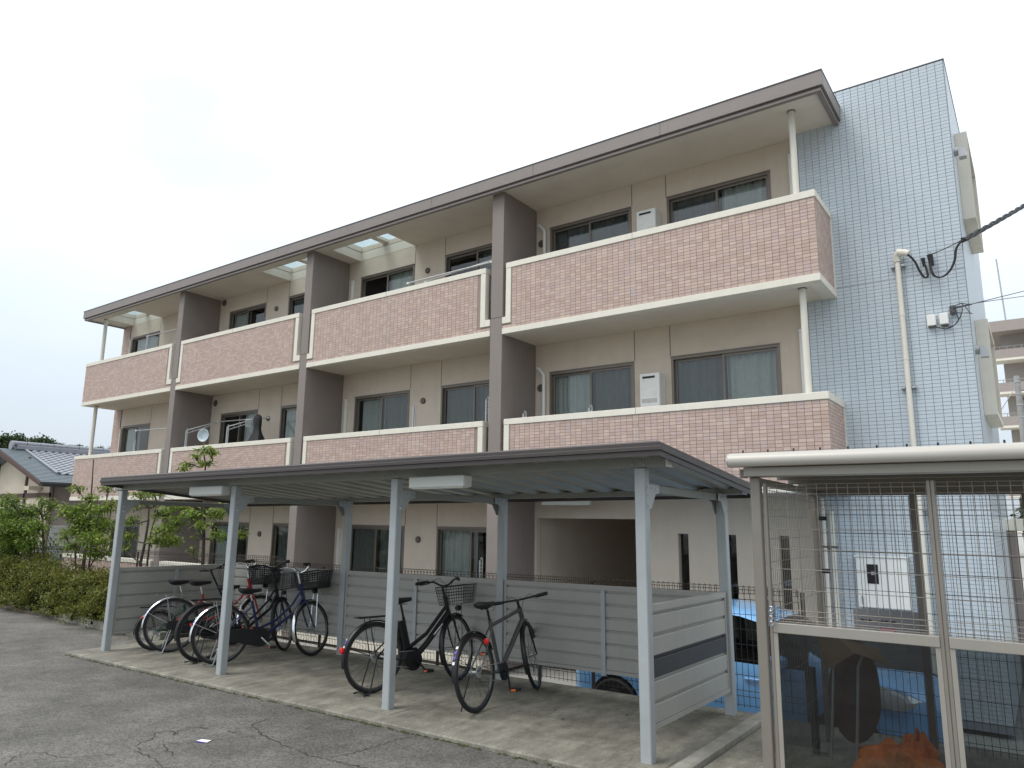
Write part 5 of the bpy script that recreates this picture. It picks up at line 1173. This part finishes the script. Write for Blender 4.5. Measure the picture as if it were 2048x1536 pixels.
rfh.add([(hx(AX), 0, hz_(AZ)), (hx(-34), 0, hz_(AZ-(AX+34)*sl)), (hx(-34), 13, hz_(AZ-(AX+34)*sl)), (hx(AX), 13, hz_(AZ))], [(0, 1, 2, 3)])
roofh = rfh.build('roof', M['copper'], HS)
MB().prism([(hx(AX), hz_(AZ)-.02), (hx(EX), hz_(EZ)-.02), (hx(EX), hz_(EZ)-.16), (hx(AX), hz_(AZ)-.22)], 1, -.05, -.005).build('barge_board', M['wood'], roofh)
MB().box(hx(EX), hx(EX)+.09, 0, 13, hz_(EZ)-.17, hz_(EZ)-.03, .02).build('eaves_gutter', M['black'], roofh)
nc = 24
for i in range(nc):
    xa = AX+(EX-AX)*i/nc; xb = AX+(EX-AX)*(i+1)/nc+.03
    ye = 1.0 if i < 18 else 13
    p = slope(xa, xb, .0, ye, 0); p = [(x, y, z+(.004 if k in (0, 3) else .020)) for k, (x, y, z) in enumerate(p)]; q_ = [(x, y, z-.016) for x, y, z in p]
    MB().add(p+q_, [(0, 1, 2, 3), (0, 1, 5, 4), (1, 2, 6, 5), (2, 3, 7, 6)]).build('shingle_course', M['copper'], roofh)
# silver clay tiles: curved pan shape, laid in courses
def ktile():
    m = MB(); n = 6; vs = []; wd, lg = .285, .30
    for (s, lift) in ((0, .0), (lg, .035)):
        for k in range(n+1): u = k/n; vs.append((s, u*wd, .030*math.sin(u*2*PI*.9+2.6)+.02+lift-s*0))
    m.add(vs, [(k, k+1, n+2+k, n+1+k) for k in range(n)])
    vs2 = [vs[n+1+k] for k in range(n+1)]+[(vs[n+1+k][0], vs[n+1+k][1], vs[n+1+k][2]-.045) for k in range(n+1)]
    m.add(vs2, [(k, k+1, n+2+k, n+1+k) for k in range(n)]); return m
kt = ktile().mesh('roof_tile', M['kawara'], True); ang = math.atan(sl); ncx = 13; ncy = 38; x_start = AX+.12; rest = MB(); cnt = 0
cand = [(i, j) for j in range(ncy) for i in range(ncx)]
for i, j in cand:
    x = x_start+i*.268*math.cos(ang); y = 1.03+j*.285; mt = Matrix.Translation((hx(x), y, hz_(rzx(x))+.012)) @ Matrix.Rotation(ang, 4, 'Y')
    if cnt < 300:
        o = bpy.data.objects.new('roof_tile', kt); COL.objects.link(o); o.parent = roofh; o.matrix_local = mt; cnt += 1
    else:
        k0 = len(rest.v); t_ = ktile(); rest.add([mt @ Vector(p) for p in t_.v], t_.f)
o = rest.build('roof_tile', M['kawara'], roofh, True); o['kind'] = 'stuff'
MB().box(hx(AX)-.14, hx(AX)+.14, .62, 13, hz_(AZ), hz_(AZ)+.20, .02).build('ridge', M['kawara'], roofh); rg = MB()
for j in range(24): rg.tube([(hx(AX), .5+j*.52, hz_(AZ)+.25), (hx(AX), .5+j*.52+.50, hz_(AZ)+.25)], [.11, .10], 12)
rg.build('ridge_tiles', M['kawara'], roofh, True); MB().lathe([(.20, -.06), (.20, .0), (.12, .05)], (hx(AX), .48, hz_(AZ)+.16), 'y', 18).build('ridge_end_tile', M['kawara'], roofh)
MB().tube([(hx(x_start-.05), .97, hz_(rzx(x_start))+.06), (hx(x_start+3.3), .97, hz_(rzx(x_start+3.3))+.06)], .055, 8).build('verge_tiles', M['kawara'], roofh, True)

# ------------------------------------------------------------------ far things
M['hill'] = mat('far hillside', (.05, .075, .035), .95, var=.3, scale=.05)
fw2 = MB(); HT = []
def crownat(c, r, n, cols, mb):
    for _ in range(n):
        q_ = Vector((random.gauss(0, .5), random.gauss(0, .5), random.gauss(0, .42))); p = Vector(c)+q_*r; s = r*random.uniform(.10, .22); a = Vector((random.gauss(0, 1), random.gauss(0, 1), random.gauss(0, 1))).normalized(); b_ = a.orthogonal().normalized()
        mb.cur = random.choice(cols); mb.add([p-a*s, p+b_*s*.7, p+a*s, p-b_*s*.7], [(0, 1, 2, 3)])
FC = [(.045, .075, .03), (.06, .095, .04), (.035, .06, .028), (.08, .11, .045)]
for (u, v, r) in [(-60, 885, 9), (-20, 886, 9), (10, 884, 8), (35, 884, 8), (20, 895, 9), (60, 892, 8), (85, 890, 9), (100, 893, 8), (70, 900, 9), (40, 902, 10), (5, 900, 10), (118, 899, 6), (160, 900, 4), (172, 902, 3), (-40, 900, 10), (130, 905, 6), (150, 906, 5), (95, 903, 8), (200, 905, 5), (225, 905, 5)]:
    dist = 190; d = ray(u, v-5); p = Vector(CAM)+d*(dist/math.hypot(d.x, d.y)); rr = r*dist/FPX*1.25
    crownat(p, rr, 620, FC, fw2); HT.append((p.x, p.y, p.z-rr*.35))
hl_ = MB(); vs = []; nx, ny = 70, 50           # the hill rises under the wood
for j in range(ny+1):
    for i in range(nx+1):
        x = -330+280*i/nx; y = 0+260*j/ny; z = max(h_*math.exp(-((x-a_)**2+(y-b_)**2)/(2*14**2)) for a_, b_, h_ in HT); z2 = max(.8*h_*math.exp(-((x-a_)**2+(y-b_)**2)/(2*32**2)) for a_, b_, h_ in HT)
        vs.append((x, y, GB-3+max(z, z2)))
hl_.add(vs, [(j*(nx+1)+i, j*(nx+1)+i+1, (j+1)*(nx+1)+i+1, (j+1)*(nx+1)+i) for j in range(ny) for i in range(nx)]); struct(hl_.build('hill', M['hill'], None, True))
fo = fw2.build('far_wood', M['leaf']); tag(fo, 'distant wood on the hill behind the tiled house roof', 'wood', kind='stuff')
for (u0, u1, v0, v1, lb) in [(138, 156, 893, 905, 'small pinkish building far off between the wood and the flats'), (186, 205, 898, 906, 'low pale grey buildings far off seen past the balcony post')]:
    dist = 230; d0, d1 = ray(u0, v0), ray(u1, v1); p0 = Vector(CAM)+d0*(dist/d0.y if False else dist/math.hypot(d0.x, d0.y)); p1 = Vector(CAM)+d1*(dist/math.hypot(d1.x, d1.y))
    e = empty('distant_building', lb, 'building', Matrix.Translation((p0.x, p0.y, -3))); ddx = Vector((p1.x-p0.x, p1.y-p0.y, 0)); L_ = ddx.length; e.rotation_euler.z = math.atan2(ddx.y, ddx.x)
    MB().box(0, L_, 0, 6, 0, p0.z+3).build('wall', M['grout_p' if 'pink' in lb else 'steelg'], e); MB().box(-.3, L_+.3, -.3, 6.3, p0.z+3.001, p0.z+3.5).build('roof', M['steelg'], e)
    for i in range(3): MB().box(L_*(.15+.28*i), L_*(.30+.28*i), -.05, -.002, p0.z+.8, p0.z+2.).build('window', M['blackgl'], e)
# apartment block beyond the end wall
FA_ = empty('distant_apartment_block', 'taupe apartment block with railed balconies far beyond the tiled end wall', 'building', Matrix.Translation((5.6, 62, -4)))
zt = px(1960+200/3.66, 480+590/3.66, 1, 62).z+4; s2 = 2.82
xoff = px(1960+75/3.66, 480+640/3.66, 1, 62).x-5.6
M['farwall'] = mat('pale taupe render', (.33, .30, .28), .8, var=.04); M['farband'] = mat('pinkish tile', (.34, .295, .27), .8, var=.05)
MB().box(xoff+.6, 34, 1.6, 14, 0, zt-.3).build('wall', M['farwall'], FA_); MB().box(xoff-.3, 34.5, -.3, 14.3, zt-.9, zt).build('roof_fascia', M['farband'], FA_)
for k in range(6):
    zb = zt-.9-s2*(k+1)+.35
    if zb < 0: break
    MB().box(xoff-.1, 34, -.1, 1.6, zb, zb+.18).build('balcony_slab', M['cream'], FA_); MB().box(xoff, 34, -.05, .1, zb+.181, zb+.95).build('balcony_wall', M['farband'], FA_)
    r_ = MB(); r_.tube([(xoff, .05, zb+1.2), (34, .05, zb+1.2)], .03, 4)
    for i in range(60): r_.tube([(xoff+i*.5, .05, zb+.95), (xoff+i*.5, .05, zb+1.2)], .025, 4)
    r_.build('railing', M['steelg'], FA_)
    for i in range(5):
        xw = xoff+2.6+i*6.; wd = MB().box(xw, xw+3.6, 1.52, 1.6, zb+.3, zb+2.2).build('window', M['bronze'], FA_)
        for q_ in range(2): MB().box(xw+.15+q_*1.72, xw+1.75+q_*1.72, 1.50, 1.519, zb+.45, zb+2.05).build('pane', M['lens'], wd)
ant = thing('roof_antenna', 'thin antenna mast standing on the distant apartment block', 'antenna', (px(2012, 640, 1, 64).x, 64, zt-4)); MB().tube([(0, 0, 0), (-.2, 0, px(2000, 517, 1, 64).z-zt+4)], .06, 6).build('mast', M['steelg'], ant)
pp = px(2033, 752, 1, 26); up_ = thing('utility_pole', 'grey concrete utility pole in front of the distant apartment block', 'pole', (pp.x, 26, -3))
MB().tube([(0, 0, 0), (0, 0, pp.z+3)], [.15, .105], 14).build('shaft', M['block'], up_, True)
for z in (-.25, -.75, -1.2, -1.7): MB().lathe([(.125, -.03), (.125, .03)], (0, 0, pp.z+3+z), 'z', 14).build('band', M['steelg'], up_)
MB().tube([(-.1, 0, pp.z+3-.5), (-1.2, 0, pp.z+3-2.2)], .02, 6).build('stay', M['steelg'], up_)
for k in range(4): a_ = Vector((-.1, 0, pp.z+2.4-.35*k)); MB().tube([a_, a_+Vector((3, .5, -.12)), a_+Vector((8, 1.5, .1))], .02, 5).build('wire', M['black'], up_)
# porch and planting beyond the right end
po = thing('entrance_porch', 'cream beamed entrance porch beside the far corner of the end wall', 'porch', (6.9, 4.4, GB))
b0 = px(1995, 1037, 1, 4.4); b1 = px(1995, 1061, 1, 4.4)
MB().box(b0.x-6.9, 4, 0, .9, b1.z-GB, b0.z-GB, .01).build('beam', M['cream'], po); MB().box(b0.x-6.9+.02, b0.x-6.9+.22, .05, .85, 0, b1.z-GB-.001).build('pillar', M['brown'], po); MB().tube([(.42, .1, 0), (.42, .1, b1.z-GB-.002)], .03, 8).build('downpipe', M['steelg'], po)
for (x, y, h, lb) in ((8.4, 13, 3.4, 'dark evergreen tree beyond the entrance porch'), (9.8, 18, 3.6, 'second evergreen tree farther behind the entrance porch')):
    L_ = (x, y, GB); tree(lb, L_, [[Vector((0, 0, 0)), Vector((.05, 0, 1.2)), Vector((0, .05, h))]], [((random.gauss(0, .6), random.gauss(0, .6), random.uniform(.8, h)), .7, .45) for _ in range(14)], .16, 420, [(.03, .065, .02), (.045, .09, .025), (.025, .05, .018)], 'trees beyond the porch', .09, Matrix.Identity(4))
rbw = empty('louvre_fence', 'pale louvred fence behind the entrance porch', 'fence', Matrix.Translation((7.2, 9.5, GB)))
for j in range(15): MB().box(0, 3.2, 0, .02, .05+j*.1, .13+j*.1).build('slat', M['ribgrey'], rbw)
for x in (0.02, 1.6, 3.15): MB().box(x-.03, x+.03, .021, .06, 0, 1.6).build('fence_post', M['steelg'], rbw)

# ------------------------------------------------------------------ small litter
q_ = px(407, 1484, 2, ASZ, SH); pa = empty('paper_scrap', 'small folded white paper scrap with violet edge on the asphalt', 'paper', SH @ Matrix.Translation((q_.x, q_.y, ASZ+.004)) @ Matrix.Rotation(.5, 4, 'Z'))
MB().add([(-.045, -.03, .012), (.045, -.032, .003), (.05, .03, .004), (-.04, .035, .006), (0, 0, .016)], [(0, 1, 4), (1, 2, 4), (2, 3, 4), (3, 0, 4)]).build('sheet', M['whitesticker'], pa)
MB().add([(-.045, -.031, .0), (.045, -.033, .0), (.045, -.033, .003), (-.045, -.031, .012)], [(0, 1, 2, 3)]).build('fold', M['purple'], pa)
M['dryleaf'] = mat('yellow dry leaf', (.42, .36, .12), .8, var=.3)
lfm = MB().add([(0, 0, .002), (.022, .012, .010), (.055, 0, .004), (.022, -.012, .009)], [(0, 1, 2), (0, 2, 3)]).mesh('fallen_leaf', M['dryleaf'])
for i, (u, v) in enumerate([(95, 1238), (112, 1244), (200, 1262), (207, 1268), (258, 1276), (262, 1283), (246, 1300), (25, 1249), (205, 1251), (215, 1312), (268, 1280), (240, 1277)]):
    z = ASZ if px(u, v, 2, 0, SH).x < -8.18 else 0.; p = px(u, v, 2, z, SH); o = bpy.data.objects.new('fallen_leaf', lfm); COL.objects.link(o); o.matrix_world = SH @ Matrix.Translation((p.x, p.y, z+.004)) @ Matrix.Rotation(random.uniform(0, 6.28), 4, 'Z')
    tag(o, 'small yellow fallen leaf on the ground near the hedge', 'leaf', 'fallen leaves near the hedge')
for (u, v) in [(1109, 1423), (1253, 1432), (1122, 1440)]:
    p = px(u, v, 2, 0, SH); o = bpy.data.objects.new('dead_leaf', MB().add([(0, 0, .002), (.012, .010, .012), (.035, 0, .004), (.014, -.012, .008)], [(0, 1, 2), (0, 2, 3)]).mesh('dead_leaf', M['bark'])); COL.objects.link(o)
    o.matrix_world = SH @ Matrix.Translation((p.x, p.y, .003)) @ Matrix.Rotation(random.uniform(0, 6.28), 4, 'Z'); tag(o, 'dark curled dead leaf on the shelter slab', 'leaf', 'dead leaves on the slab')
